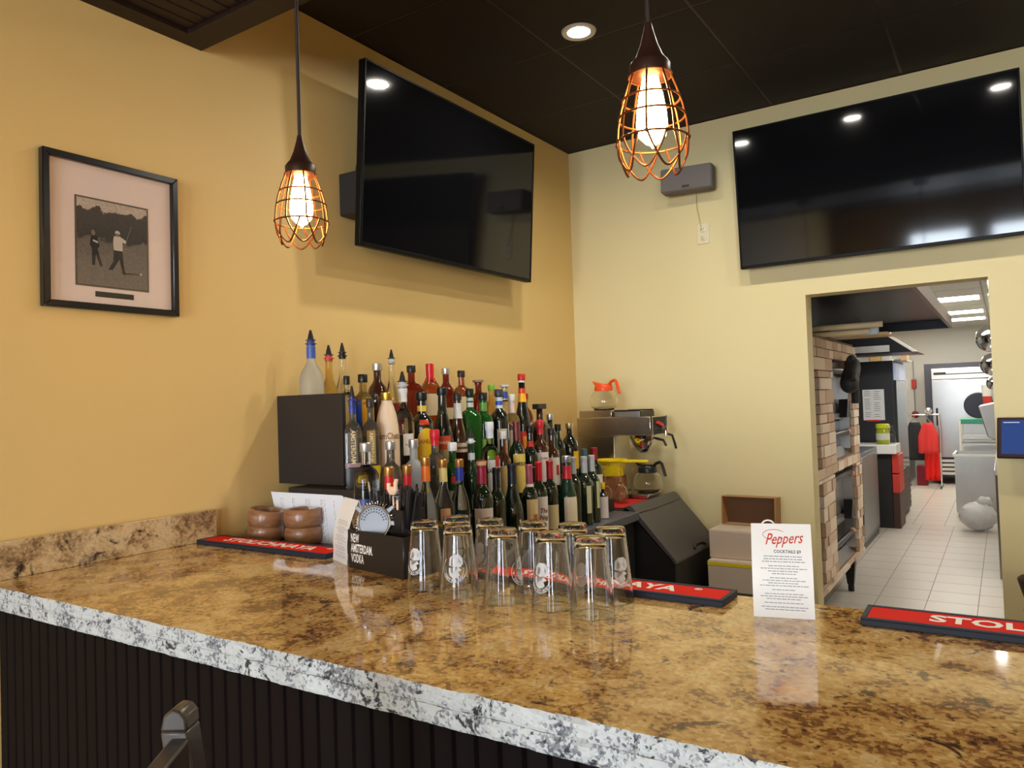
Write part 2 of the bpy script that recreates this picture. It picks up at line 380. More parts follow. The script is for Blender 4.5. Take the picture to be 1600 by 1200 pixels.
downlight(-0.9, -3.6, 'by the left street window')
downlight(1.8, -3.6, 'by the right street window')

# ---------------------------------------------------------------- televisions
M_TVB = mat('tv_black', (0.005, 0.005, 0.005), 0.4, spec=0.15)
def television(label, W, H, loc, rot, arm):
    t = thing('television', label, 'television', loc, rot)
    G().bx(-W/2, W/2, 0, 0.03, -H/2, H/2).bx(-W*0.36, W*0.36, 0.03, 0.055, -H*0.42, H*0.25).build('housing', M_TVB, t, bevel=0.004)
    b = 0.009
    G().bx(-W/2, -W/2+b, -0.006, 0, -H/2, H/2).bx(W/2-b, W/2, -0.006, 0, -H/2, H/2).bx(-W/2+b, W/2-b, -0.006, 0, H/2-b, H/2).bx(-W/2+b, W/2-b, -0.006, 0, -H/2, -H/2+0.016).build('bezel', M_TVB, t, bevel=0.0015, seg=1)
    G().bx(-W/2+b, W/2-b, -0.003, 0.0, -H/2+0.016, H/2-b).build('screen', M_SCREEN, t, smooth=False)
    g = G().bx(-0.18, 0.18, 0.055, 0.07, -0.14, 0.14)
    if arm > 0.02: g.bx(-0.05, 0.05, 0.07, 0.07+arm, -0.08, 0.08)
    g.build('wall_bracket', M_BLKM, t, smooth=False)
    return t
th = math.radians(4.0)
television('large black television tilted on the left wall beside the hanging lamp', 1.235, 0.712, (-2.012, 2.712, 2.457), (th, 0, PI/2), 0.075)
television('large black television on the back wall over the kitchen doorway', 1.245, 0.718, (-0.513, 3.955, 2.500), (math.radians(4.2), 0, 0), 0.0)

# ---------------------------------------------------------------- speakers, outlet
M_SPK = mat('speaker_cloth', srgb(118, 110, 106), 0.85, bump=0.6, bscale=900)
t = thing('wall_speaker', 'small grey box speaker on the back wall left of the television', 'speaker', (-1.405, 4.0, 2.668), (0, math.radians(1.5), math.radians(4)))
G().bx(-0.142, 0.142, -0.065, 0.03, -0.066, 0.066).build('cabinet', M_SPK, t, bevel=0.012, seg=3)
G().bx(-0.136, 0.136, -0.0675, -0.0645, -0.06, 0.06).build('grille', M_SPK, t, bevel=0.001)
G().bx(-0.02, 0.02, -0.069, -0.067, -0.052, -0.038).bx(-0.016, 0.016, -0.0695, -0.069, -0.048, -0.042).build('badge', M_BLK, t, smooth=False)
G().bx(-0.04, 0.04, 0.03, 0.078, -0.03, 0.03).build('wall_mount', M_BLK, t)
G().tube([(0.02, 0.07, -0.05), (0.022, 0.07, -0.13), (0.035, 0.072, -0.2), (0.045, 0.07, -0.252), (0.047, 0.055, -0.262)], 0.003, 6).build('power_cord', mat('beige_cord', srgb(200, 184, 140), 0.5), t)
t = thing('wall_outlet', 'ivory twin power outlet under the small grey speaker', 'outlet', (-1.362, WY-0.0005, 2.382))
M_IV = mat('ivory_plastic', srgb(226, 214, 178), 0.35)
G().bx(-0.035, 0.035, -0.006, 0, -0.057, 0.057).build('plate', M_IV, t, bevel=0.003)
for dz in (-0.024, 0.024):
    s_ = G().lathe([(0.017, 0), (0.017, 0.003), (0.015, 0.004)], 20, m=Matrix.Translation((0, -0.006, dz)) @ Matrix.Rotation(PI/2, 4, 'X')).build('socket', M_IV, t)
    G().bx(-0.007, -0.005, -0.0105, -0.0095, dz-0.001, dz+0.008).bx(0.005, 0.007, -0.0105, -0.0095, dz-0.001, dz+0.007).bx(-0.002, 0.002, -0.0105, -0.0095, dz-0.010, dz-0.006).build('slots', M_BLK, s_, smooth=False)
t = thing('wall_speaker', 'dark narrow box speaker half hidden behind the left television', 'speaker', (WX+0.075, 2.185, 2.32), (0, 0, math.radians(2)))
M_DBR = mat('dark_brown_plastic', srgb(44, 30, 28), 0.5)
G().bx(-0.05, 0.05, -0.065, 0.11, -0.085, 0.085).build('cabinet', M_DBR, t, bevel=0.006)
G().bx(-0.045, 0.045, -0.069, -0.065, -0.08, 0.08).build('grille', M_BLKM, t)
G().tube([(0.0, -0.02, 0.083), (0.0, -0.015, 0.12), (0.0, 0.02, 0.17), (0.0, 0.05, 0.22)], 0.004, 6).build('cable', M_BLKM, t)
G().bx(-0.074, -0.05, 0.0, 0.06, -0.03, 0.03).build('bracket', M_BLKM, t)

# ---------------------------------------------------------------- framed photograph
pf = thing('framed_photograph', 'black framed black-and-white photograph of golfers in a wide pale mat', 'picture', (WX+0.001, 1.221, 2.005), (math.radians(0.6), 0, PI/2))
W, H, B = 0.402, 0.436, 0.019
g = G()
for pol in ([(-W/2, -H/2), (W/2, -H/2), (W/2-B, -H/2+B), (-W/2+B, -H/2+B)], [(W/2, -H/2), (W/2, H/2), (W/2-B, H/2-B), (W/2-B, -H/2+B)], [(W/2, H/2), (-W/2, H/2), (-W/2+B, H/2-B), (W/2-B, H/2-B)], [(-W/2, H/2), (-W/2, -H/2), (-W/2+B, -H/2+B), (-W/2+B, H/2-B)]):
    g.prism(pol, 'y', -0.024, 0.0)
g.build('frame', mat('black_lacquer', (0.012, 0.01, 0.01), 0.25), pf, bevel=0.002, seg=1)
G().bx(-W/2+B, W/2-B, -0.008, -0.002, -H/2+B, H/2-B).build('mat_board', mat('mat_board', srgb(236, 216, 206), 0.7), pf, smooth=False)
px0, px1, pz0, pz1 = -0.105, 0.103, -0.145, 0.102
G().bx(px0-0.005, px1+0.005, -0.0095, -0.008, pz0-0.005, pz1+0.005).build('inner_bevel', mat('inner_bevel', srgb(92, 80, 66), 0.5), pf, smooth=False)
m, nt, b = new_nodes('golf_photograph'); L = nt.links
tc = nt.nodes.new('ShaderNodeTexCoord'); sx = nt.nodes.new('ShaderNodeSeparateXYZ'); L.new(tc.outputs['Object'], sx.inputs[0])
n1 = nt.nodes.new('ShaderNodeTexNoise'); n1.inputs['Scale'].default_value = 26; n1.inputs['Detail'].default_value = 6; L.new(tc.outputs['Object'], n1.inputs['Vector'])
a = nt.nodes.new('ShaderNodeMath'); a.operation = 'MULTIPLY_ADD'; a.inputs[1].default_value = 0.085; L.new(n1.outputs['Fac'], a.inputs[0]); L.new(sx.outputs['Z'], a.inputs[2])
a2 = nt.nodes.new('ShaderNodeMath'); a2.operation = 'MULTIPLY_ADD'; a2.inputs[1].default_value = 4.0; a2.inputs[2].default_value = 0.5; L.new(a.outputs[0], a2.inputs[0])
r = ramp(nt, [(0.0, srgb(120, 108, 98)), (0.62, srgb(104, 94, 86)), (0.66, srgb(52, 46, 42)), (0.97, srgb(70, 62, 56)), (0.985, srgb(190, 172, 158))]); r.color_ramp.elements[2].position = 0.64
L.new(a2.outputs[0], r.inputs['Fac'])
n3 = nt.nodes.new('ShaderNodeTexNoise'); n3.inputs['Scale'].default_value = 160; n3.inputs['Detail'].default_value = 4; L.new(tc.outputs['Object'], n3.inputs['Vector'])
mx = nt.nodes.new('ShaderNodeMix'); mx.data_type = 'RGBA'; mx.blend_type = 'OVERLAY'; mx.inputs['Factor'].default_value = 0.5
L.new(r.outputs['Color'], mx.inputs['A']); L.new(n3.outputs['Fac'], mx.inputs['B']); L.new(mx.outputs['Result'], b.inputs['Base Color']); setp(b, Roughness=0.5)
ph = G().bx(px0, px1, -0.0105, -0.0095, pz0, pz1).build('photograph', m, pf, smooth=False)
def poly(name, pts, m, y, parent): 
    return G().prism(pts, 'y', y, y+0.0002).build(name, m, parent, smooth=False)
PD = mat('photo_dark', srgb(38, 34, 32), 0.6); PL = mat('photo_light', srgb(206, 194, 180), 0.6); PM = mat('photo_grey', srgb(120, 110, 102), 0.6)
def ell(cx, cz, rx, rz, n=12): return [(cx+rx*math.cos(2*PI*i/n), cz+rz*math.sin(2*PI*i/n)) for i in range(n)]
y_ = -0.0109
poly('standing_figure', [(-0.066, -0.002), (-0.048, -0.002), (-0.042, -0.03), (-0.048, -0.04), (-0.034, -0.088), (-0.041, -0.09), (-0.053, -0.055), (-0.056, -0.088), (-0.064, -0.088), (-0.064, -0.04), (-0.07, -0.03)], PD, y_, ph)
poly('figure_head', ell(-0.060, 0.006, 0.006, 0.008), PM, y_-0.0002, ph)
poly('shirt_stripe', [(-0.061, -0.014), (-0.046, -0.018), (-0.047, -0.023), (-0.061, -0.019)], PL, y_-0.0003, ph)
poly('golfer_trousers', [(0.0, -0.035), (0.025, -0.035), (0.031, -0.09), (0.036, -0.105), (0.027, -0.105), (0.016, -0.062), (-0.004, -0.095), (-0.018, -0.097), (-0.002, -0.07)], PD, y_, ph)
poly('golfer_shirt', [(0.0, 0.005), (0.018, 0.007), (0.038, -0.004), (0.036, -0.012), (0.026, -0.010), (0.026, -0.036), (0.0, -0.036), (-0.002, -0.012)], PL, y_-0.0002, ph)
poly('golfer_head', ell(0.011, 0.013, 0.0075, 0.008), PM, y_-0.0003, ph)
poly('golfer_cap', [(0.003, 0.015), (0.006, 0.022), (0.014, 0.023), (0.019, 0.017), (0.019, 0.014)], PL, y_-0.0005, ph)
poly('golf_club', [(0.036, -0.006), (0.0375, -0.007), (0.0555, 0.042), (0.054, 0.043)], PM, y_-0.0002, ph)
poly('golf_ball', ell(0.082, -0.098, 0.0032, 0.0032), PL, y_-0.0002, ph)
poly('ball_shadow', [(0.02, -0.1), (0.078, -0.0985), (0.078, -0.1005), (0.03, -0.104)], PD, y_, ph)
poly('caption_plaque', [(-0.055, -0.178), (0.06, -0.178), (0.06, -0.162), (-0.055, -0.162)], mat('plaque', srgb(34, 26, 22), 0.4), -0.009, pf)
g = G().bx(-W/2+B, W/2-B, -0.0145, -0.0135, -H/2+B, H/2-B)
g.build('glazing', pane('picture_glass'), pf, smooth=False)
# ---------------------------------------------------------------- pendant lamps
M_CAGE = mat('bronze_wire', srgb(112, 66, 36), 0.4, 0.8)
M_SOCK = mat('bronze_socket', srgb(62, 36, 26), 0.4, 0.4)
M_BULB = mat('amber_bulb', (1.0, 0.75, 0.4), 0.05, emit=(1.0, 0.52, 0.17), es=BULB)
M_FIL = mat('filament', (1, 0.8, 0.5), 0.3, emit=(1.0, 0.78, 0.42), es=BULB*4)
M_CORD = mat('dark_cord', srgb(40, 28, 24), 0.6)
def pendant(label, x, y):
    t = thing('pendant_lamp', label, 'pendant lamp', (x, y, SZ+0.012), group='caged pendant lamps over the bar')
    Z = lambda z: z-(SZ+0.012)
    G().lathe([(0.055, 0), (0.055, -0.012), (0.045, -0.024), (0.012, -0.03)], 28).build('canopy', M_SOCK, t)
    G().cyl((0, 0, -0.03), (0, 0, Z(2.10)), 0.0042, 8).build('cord', M_CORD, t)
    G().lathe([(0.027, Z(2.022)), (0.034, Z(2.026)), (0.035, Z(2.044)), (0.031, Z(2.05)), (0.024, Z(2.058)), (0.015, Z(2.08)), (0.008, Z(2.105)), (0.0055, Z(2.118))], 28).build('socket_cap', M_SOCK, t)
    wr = 0.0019
    def R_(z):
        pts = [(2.03, 0.033), (2.0, 0.044), (1.97, 0.053), (1.94, 0.0585), (1.915, 0.060), (1.89, 0.057), (1.862, 0.045)]
        for (z0, r0), (z1, r1) in zip(pts, pts[1:]):
            if z1 <= z <= z0: return r0+(r1-r0)*(z0-z)/(z0-z1)
        return 0.033
    cg = G()
    def ring(z, r):
        cg.tube([(r*math.cos(2*PI*i/36), r*math.sin(2*PI*i/36), Z(z)) for i in range(36)], wr, 6, closed=True)
    ring(2.026, 0.036); ring(1.985, R_(1.985)); ring(1.955, R_(1.955)); ring(1.915, 0.0605)
    for k in range(8):
        a = 2*PI*(k+0.3)/8
        zs = [2.03-0.115*i/8 for i in range(9)]
        cg.tube([(R_(z)*math.cos(a), R_(z)*math.sin(a), Z(z)) for z in zs], wr, 6)
        # scalloped loop hanging from this upright to the next but one
        lp = []
        for i in range(15):
            u = i/14; an = a+u*2*PI/8*1.7; z = 1.917-0.055*math.sin(PI*u)**0.8
            lp.append((R_(z)*math.cos(an), R_(z)*math.sin(an), Z(z)))
        cg.tube(lp, wr, 6)
        cg.sphere((0.0605*math.cos(a), 0.0605*math.sin(a), Z(1.915)), 0.0035, 8, 6)
    cg.build('cage', M_CAGE, t)
    G().lathe([(0.0015, Z(1.903)), (0.004, Z(1.908)), (0.012, Z(1.912)), (0.023, Z(1.924)), (0.0265, Z(1.942)), (0.025, Z(1.965)), (0.020, Z(1.995)), (0.015, Z(2.015)), (0.014, Z(2.024))], 24).build('bulb', M_BULB, t)
    return t
pendant('caged bronze pendant lamp with a glowing bulb, hanging before the left wall', -1.349, 1.2)
pendant('caged bronze pendant lamp with a glowing bulb, hanging under the ceiling lamp beside the speaker', -0.482, 1.2)

# ---------------------------------------------------------------- back bar furniture
M_SHELF = mat('black_laminate', srgb(38, 33, 32), 0.5, bump=0.1, bscale=60)
t = thing('back_counter', 'dark low counter running along the left wall behind the bar', 'counter')
G().bx(WX+0.003, -1.52, 1.56, 3.36, 0.0, 0.90).bx(WX+0.003, -1.82, 3.36, 4.075, 0, 0.90).build('cabinet', M_BLKM, t, smooth=False)
G().bx(WX+0.003, -1.49, 1.558, 3.365, 0.90, 0.94).bx(WX+0.003, -1.80, 3.365, 4.077, 0.90, 0.94).build('worktop', mat('grey_worktop', srgb(84, 84, 92), 0.35), t, bevel=0.003)
t = thing('bottle_shelf', 'black stepped bottle shelf with a tall end panel against the left wall', 'shelf', (0, 0, 0))
G().bx(WX+0.004, -1.862, 1.808, 1.826, 1.222, 1.533).build('end_panel', M_SHELF, t, bevel=0.001)
Y1, Y2, Y3 = 1.826, 2.935, 3.36
g = G().bx(WX+0.004, -1.862, Y1, Y2, 1.36, 1.38).bx(-1.880, -1.862, Y1, Y2, 1.22, 1.36)
g.build('tread', M_SHELF, t, smooth=False)
G().bx(-2.05, -1.735, 1.735, Y2, 1.20, 1.22).bx(-1.755, -1.735, 1.735, Y2, 1.08, 1.20).build('tread', M_SHELF, t, smooth=False)
G().bx(-1.756, -1.618, 1.66, Y2, 1.06, 1.08).bx(-1.638, -1.618, 1.66, Y2, 0.94, 1.06).build('tread', M_SHELF, t, smooth=False)
G().bx(-2.045, -2.027, 1.735, Y2, 0.9405, 1.20).build('support', M_SHELF, t, smooth=False)
G().bx(-1.617, -1.505, 1.64, 2.105, 0.9405, 1.0).build('front_step', M_SHELF, t, smooth=False)
G().bx(-2.027, -1.756, 1.735, 1.752, 1.08, 1.2).build('end_panel', M_SHELF, t, smooth=False)
t = thing('bottle_shelf', 'lower black stepped bottle shelf at the corner end of the back counter', 'shelf', (0, 0, 0))
G().bx(WX+0.004, -1.862, Y2+0.004, Y3, 1.26, 1.28).bx(-1.88, -1.862, Y2+0.004, Y3, 1.14, 1.26).build('tread', M_SHELF, t, smooth=False)
G().bx(-2.05, -1.735, Y2+0.004, Y3, 1.12, 1.14).bx(-1.755, -1.735, Y2+0.004, Y3, 1.0, 1.12).build('tread', M_SHELF, t, smooth=False)
G().bx(-2.05, -1.618, Y2+0.004, Y3, 0.98, 1.0).bx(-1.638, -1.618, Y2+0.004, Y3, 0.9405, 0.98).build('tread', M_SHELF, t, smooth=False)

# ---------------------------------------------------------------- bottles
GL = {
 'clear': mat('bottle_clear', (0.93, 0.95, 0.94), 0.02, trans=1.0, ior=1.36),
 'frost': mat('bottle_frosted', (0.86, 0.90, 0.93), 0.38, trans=0.85, ior=1.3),
 'grey':  mat('bottle_grey_frost', (0.50, 0.50, 0.50), 0.4, trans=0.45, ior=1.3),
 'amber': mat('bottle_amber', (0.46, 0.11, 0.025), 0.03, trans=0.85, ior=1.36),
 'red':   mat('bottle_red_amber', (0.26, 0.03, 0.012), 0.03, trans=0.8, ior=1.36),
 'dark':  mat('bottle_dark', (0.010, 0.012, 0.009), 0.06, coat=0.5),
 'wine':  mat('bottle_wine', (0.010, 0.016, 0.008), 0.05, coat=0.5),
 'brown': mat('bottle_brown', (0.045, 0.014, 0.006), 0.05, coat=0.5),
 'green': mat('bottle_green', (0.02, 0.14, 0.02), 0.04, trans=0.55, ior=1.36),
 'dgreen': mat('bottle_dark_green', (0.02, 0.055, 0.03), 0.05, trans=0.3),
 'cream': mat('bottle_cream', srgb(232, 206, 176), 0.3, coat=0.3),
 'gold':  mat('bottle_golden', (0.78, 0.56, 0.18), 0.03, trans=0.85, ior=1.36),
 'smoke': mat('bottle_smoke', (0.30, 0.28, 0.24), 0.03, trans=0.85, ior=1.36),
}
CC = {}
def cm(rgb, metal=0.0, rough=0.35):
    k = (rgb, metal)
    if k not in CC: CC[k] = mat('trim_%d_%d_%d_%d' % (rgb+(int(metal*10),)), srgb(*rgb), rough, metal)
    return CC[k]
PROF = {
 'wine':  [(.9,0),(1,.012),(1,.60),(.96,.64),(.78,.685),(.52,.72),(.41,.76),(.39,.965),(.43,.97),(.43,1)],
 'burg':  [(.9,0),(1,.015),(1,.40),(.94,.48),(.77,.58),(.52,.70),(.42,.78),(.39,.965),(.43,.97),(.43,1)],
 'spirit':[(.9,0),(1,.015),(1,.60),(.97,.66),(.80,.715),(.50,.75),(.37,.77),(.35,.93),(.41,.94),(.41,1)],
 'stoli': [(.9,0),(1,.015),(1,.44),(.93,.53),(.68,.63),(.46,.69),(.39,.74),(.37,.97),(.41,1)],
 'square':[(.92,0),(1,.012),(1,.63),(.97,.68),(.74,.74),(.42,.77),(.36,.80),(.35,.95),(.40,.96),(.40,1)],
 'tall':  [(.9,0),(1,.012),(1,.52),(.90,.60),(.62,.70),(.47,.76),(.43,.97),(.46,1)],
 'squat': [(.82,0),(1,.03),(1,.46),(.95,.56),(.76,.66),(.45,.73),(.34,.77),(.33,.94),(.40,.95),(.40,1)],
 'goose': [(.95,0),(1,.015),(1,.58),(.97,.65),(.82,.72),(.56,.77),(.40,.81),(.36,.85),(.35,1)],
 'rum':   [(.92,0),(1,.012),(1,.52),(.93,.64),(.78,.76),(.58,.85),(.46,.89),(.44,1)],
 'bell':  [(.92,0),(1,.015),(1,.36),(.96,.46),(.80,.58),(.58,.68),(.43,.76),(.38,.97),(.42,1)],
}
SQ = {'square'}
def interp(prof, f):
    for (r0, z0), (r1, z1) in zip(prof, prof[1:]):
        if z0 <= f <= z1 and z1 > z0: return r0+(r1-r0)*(f-z0)/(z1-z0)
    return prof[-1][0]
def se(e, t):
    ct, st = math.cos(t), math.sin(t)
    return 1.0 if e == 2.0 else (abs(ct)**e+abs(st)**e)**(-1/e)
def bottle(x, y, z, H, r, kind, glass, cap, cc, labels, desc, wrap=None, face=-0.62, cat='bottle', group='bottles on the back bar', rz=0.0):
    """labels: (f0, f1, rgb, half width, text, text rgb, size, opts)"""
    r *= 1.07
    t = thing('bottle', desc, cat, (x, y, z), (0, 0, rz), group)
    face -= rz
    prof = PROF[kind]; Hb = H-0.056 if cap == 'pour' else (H-0.012 if cap in ('screw', 'stop', 'wax') else H-0.002)
    e0 = 5.0 if kind in SQ else 2.0
    sq = (lambda rr: 2.0+(e0-2.0)*max(0.0, min(1.0, (rr/r-0.5)/0.45))) if e0 > 2 else None
    G().lathe([(rr*r, zz*Hb) for rr, zz in prof], 24, sq).build('glass', GL[glass], t)
    nr = prof[-1][0]*r
    if wrap:
        f0, rgb, met = wrap
        G().lathe([(interp(prof, f)*r+0.0009, f*Hb) for f in [f0+(0.985-f0)*i/6 for i in range(7)]], 20, caps=False).build('neck_wrap', cm(rgb, met), t)
    if cap == 'pour':
        c = G().lathe([(nr*0.95, Hb-0.004), (nr*1.0, Hb+0.004), (nr*1.35, Hb+0.005), (nr*1.35, Hb+0.008), (nr*0.9, Hb+0.010), (nr*0.85, Hb+0.018)], 16).build('pourer', cm(cc), t)
        G().lathe([(nr*0.85, Hb+0.018), (nr*1.25, Hb+0.019), (nr*1.25, Hb+0.021), (nr*0.75, Hb+0.023), (nr*0.62, Hb+0.034), (nr*0.34, Hb+0.050), (nr*0.22, H)], 14).build('spout', M_BLK, c)
    elif cap == 'screw':
        G().lathe([(nr*1.1, Hb-0.018), (nr*1.14, Hb-0.016), (nr*1.14, H-0.003), (nr*1.0, H)], 20).build('cap', cm(cc, 0.0), t)
    elif cap == 'metal':
        G().lathe([(nr*1.08, Hb-0.026), (nr*1.12, Hb-0.024), (nr*1.12, H-0.002), (nr*1.0, H)], 20).build('cap', cm(cc, 0.85, 0.3), t)
    elif cap == 'stop':
        G().lathe([(nr*0.8, Hb-0.006), (nr*0.85, Hb), (nr*1.5, Hb+0.001), (nr*1.5, H-0.002), (nr*1.3, H)], 20).build('stopper', cm(cc), t)
    elif cap == 'bar':
        c = G().lathe([(nr*0.7, Hb-0.006), (nr*0.6, H-0.022)], 14).build('stopper', M_CHROME, t)
        G().bx(-0.018, 0.018, -0.034, 0.034, H-0.024, H).build('stopper_block', cm(cc), c, bevel=0.002)
    elif cap == 'wax':
        g = G().lathe([(nr*1.02+0.0012, Hb-0.055), (nr*1.05+0.0015, Hb-0.03), (nr*1.12+0.001, H-0.003), (nr*0.9, H)], 20)
        for k in range(7):
            a = 2*PI*k/7+0.4; l = [0.016, 0.03, 0.012, 0.024, 0.034, 0.014, 0.022][k]
            rr = interp(prof, (Hb-0.055-l)/Hb)*r
            g.tube([((nr+0.0012)*math.cos(a), (nr+0.0012)*math.sin(a), Hb-0.05), ((rr+0.001)*math.cos(a), (rr+0.001)*math.sin(a), Hb-0.055-l)], 0.0028, 6)
        g.build('wax_seal', cm(cc, 0.0, 0.25), t)
    elif cap == 'capsule':   # foil over the whole neck
        g = G().lathe([(interp(prof, f)*r+0.0011, f*Hb) for f in [0.765+0.235*i/8 for i in range(9)]]+[(nr*0.9, H)], 20).build('foil', cm(cc, 0.15), t)
    for lb in labels:
        f0, f1, rgb, hw, txt, trgb, size = lb[:7]; op = lb[7] if len(lb) > 7 else {}
        ph0 = face+op.get('off', 0.0); n = max(6, int(hw*9))
        vs = []; fs = []; rows = 4
        for j in range(rows+1):
            f = f0+(f1-f0)*j/rows; rb = interp(prof, f)*r
            for i in range(n+1):
                a = ph0-hw+2*hw*i/n; k = se(sq(rb) if sq else 2.0, a)
                edge = 1.0
                zf = f
                if op.get('arch'): zf = f0+(f-f0)*(1-0.30*abs((i/n-0.5)*2)**3)
                rb2 = interp(prof, zf)*r*1.004+0.0010+op.get('lift', 0)
                vs.append((rb2*k*math.cos(a), rb2*k*math.sin(a), zf*Hb))
        for j in range(rows):
            for i in range(n): fs.append((j*(n+1)+i, j*(n+1)+i+1, (j+1)*(n+1)+i+1, (j+1)*(n+1)+i))
        l = G().add(vs, fs).build('label' if not op.get('name') else op['name'], cm(rgb), t, fix=False)
        if txt:
            zc = (f0+(f1-f0)*op.get('tz', 0.5))*Hb
            def place(u, v, ph0=ph0, zc=zc):
                if op.get('vert'): u, v = v, -u
                if op.get('vert') == -1: u, v = -u, -v
                zz = zc+v; rb = interp(prof, zz/Hb)*r*1.004+0.0018+op.get('lift', 0)
                a = ph0+u/rb; k = se(sq(rb) if sq else 2.0, a)
                return (rb*k*math.cos(a), rb*k*math.sin(a), zz)
            for q, line in enumerate(txt.split('|')):
                nl = len(txt.split('|'))
                off = (nl/2-0.5-q)*size*1.0
                pl = (lambda u, v, o=off, p=place: p(u, v+o)) if not op.get('vert') else (lambda u, v, o=off, p=place: p(u, v+o))
                lettering('lettering', line, size, cm(trgb), l, pl, bold=op.get('bold', size*0.02), xs=op.get('xs', 0.9), shear=op.get('shear', 0))
    return t
A_, B_, C_, D_ = -2.07, -1.795, -1.675, -1.56
ZA, ZB, ZC, ZD = 1.38, 1.22, 1.08, 0.94
BL = (16, 16, 18); SIL = (196, 196, 200)
# ---- top tread
bottle(A_, 1.868, ZA, .385, .0400, 'goose', 'frost', 'pour', (40, 70, 150), [(.03, .14, (200, 206, 224), 1.1, None, None, 0)], 'frosted spirit bottle with blue neck band and black pourer, standing over the end panel', wrap=(.86, (62, 92, 176), 0))
bottle(A_, 1.952, ZA, .335, .0290, 'tall', 'gold', 'pour', (210, 70, 60), [], 'clear pale gold bottle with red ring under its pourer, next to the frosted one')
bottle(A_, 2.020, ZA, .347, .0270, 'tall', 'clear', 'pour', BL, [], 'slim clear bottle with black pourer, third from the left along the top')
bottle(-1.935, 1.905, ZA, .215, .0230, 'square', 'clear', 'screw', BL, [], 'short clear bottle with a black screw cap behind the end panel corner')
bottle(-1.935, 1.985, ZA, .222, .0360, 'squat', 'gold', 'screw', BL, [(.08, .62, (36, 84, 190), .42, None, None, 0, {'off': -.75, 'name': 'blue_label'}), (.08, .62, (224, 168, 30), .45, None, None, 0, {'off': .15})], 'squat black-capped bottle with a blue and a yellow label side by side')
bottle(A_, 2.205, ZA, .274, .0410, 'squat', 'brown', 'metal', SIL, [], 'dark round-shouldered bottle with silver cap on the top tread')
bottle(A_, 2.290, ZA, .333, .0285, 'bell', 'clear', 'pour', SIL, [(.10, .42, (120, 30, 24), 1.0, None, None, 0)], 'tallest clear bottle with silver-ringed black pourer on the top tread')
bottle(A_, 2.409, ZA, .271, .0385, 'square', 'red', 'screw', (34, 30, 28), [], 'square red-amber whisky bottle with black cap', rz=-.6)
bottle(A_, 2.531, ZA, .282, .0350, 'square', 'amber', 'wax', (206, 24, 34), [(.22, .56, (222, 200, 160), .9, None, None, 0)], 'whisky bottle sealed with dripping red wax', rz=-.6)
bottle(A_, 2.641, ZA, .265, .0390, 'squat', 'red', 'metal', SIL, [(.15, .34, (206, 190, 150), .7, None, None, 0)], 'round red-amber bottle with silver cap beside the red wax one')
bottle(A_, 2.754, ZA, .256, .0350, 'spirit', 'amber', 'screw', (46, 34, 30), [(.18, .56, (222, 208, 160), .7, None, None, 0)], 'amber bottle with dark brown cap and cream label on the top tread')
bottle(A_, 2.885, ZA, .215, .0415, 'squat', 'red', 'stop', (150, 120, 90), [], 'low dark red decanter bottle with a glass stopper')
bottle(A_, 2.992, 1.28, .293, .0310, 'tall', 'gold', 'screw', (120, 180, 60), [(.2, .5, (220, 214, 190), .8, None, None, 0)], 'pale yellow bottle with a small green cap')
bottle(A_, 3.107, 1.28, .293, .0370, 'spirit', 'clear', 'stop', (206, 208, 214), [(.80, .92, (50, 84, 180), 3.1, None, None, 0, {'name': 'neck_label'})], 'clear bottle with blue neck label and wide silver top')
bottle(A_, 3.290, 1.28, .248, .0390, 'squat', 'red', 'screw', (190, 30, 24), [(.1, .42, (214, 190, 150), .8, None, None, 0)], 'low red bottle last on the rear tread by the corner')
# ---- second tread
ams = [(.0, .24, (26, 25, 26), 3.1, None, None, 0, {'name': 'base_wrap'}), (.25, .30, (150, 120, 126), .9, None, None, 0, {'name': 'band'})]
bottle(B_, 1.790, ZB, .334, .0270, 'square', 'smoke', 'pour', (40, 50, 140), ams+[(.31, .66, (96, 84, 70), .45, 'AMSTERDAM', (214, 196, 150), .021, {'vert': 1, 'off': -.05})], 'square clear bottle with blue collar and upright gold lettering by the end panel', wrap=(.88, (42, 54, 150), 0), face=-.75, rz=-.75)
bottle(B_, 1.872, ZB, .292, .0262, 'square', 'smoke', 'screw', (50, 44, 40), [(.0, .24, (214, 180, 40), 3.1, None, None, 0, {'name': 'base_wrap'}), (.26, .66, (170, 140, 60), .45, 'AMSTERDAM', (238, 226, 200), .019, {'vert': 1})], 'square bottle with yellow base band and upright pale lettering', face=-.75, rz=-.75)
bottle(B_, 1.955, ZB, .312, .0385, 'rum', 'cream', 'metal', (196, 160, 70), [(.44, .60, (232, 206, 176), .9, 'RumChata', (150, 110, 70), .030, {'xs': .72})], 'opaque cream liqueur bottle with gold cap', face=-.75)
bottle(B_, 2.040, ZB, .386, .0355, 'spirit', 'clear', 'pour', SIL, [(.27, .50, (226, 220, 208), .55, 'Rumple', (140, 110, 90), .010, {'off': .25}), (.84, .985, (226, 226, 224), 3.1, None, None, 0, {'name': 'neck_label'})], 'tall clear bottle with white neck label, square white label and pourer')
bottle(B_, 2.142, ZB, .313, .0410, 'spirit', 'dark', 'screw', (20, 18, 18), [(.02, .60, (228, 182, 36), .85, 'KAHLUA', (170, 60, 20), .022, {'arch': 1, 'off': .25, 'tz': .72}), (.64, .70, (196, 60, 30), .42, None, None, 0, {'name': 'emblem', 'off': .1}), (.80, .87, (222, 190, 70), 3.1, None, None, 0, {'name': 'neck_band'})], 'black coffee liqueur bottle with arched yellow label and red emblem', face=-.8)
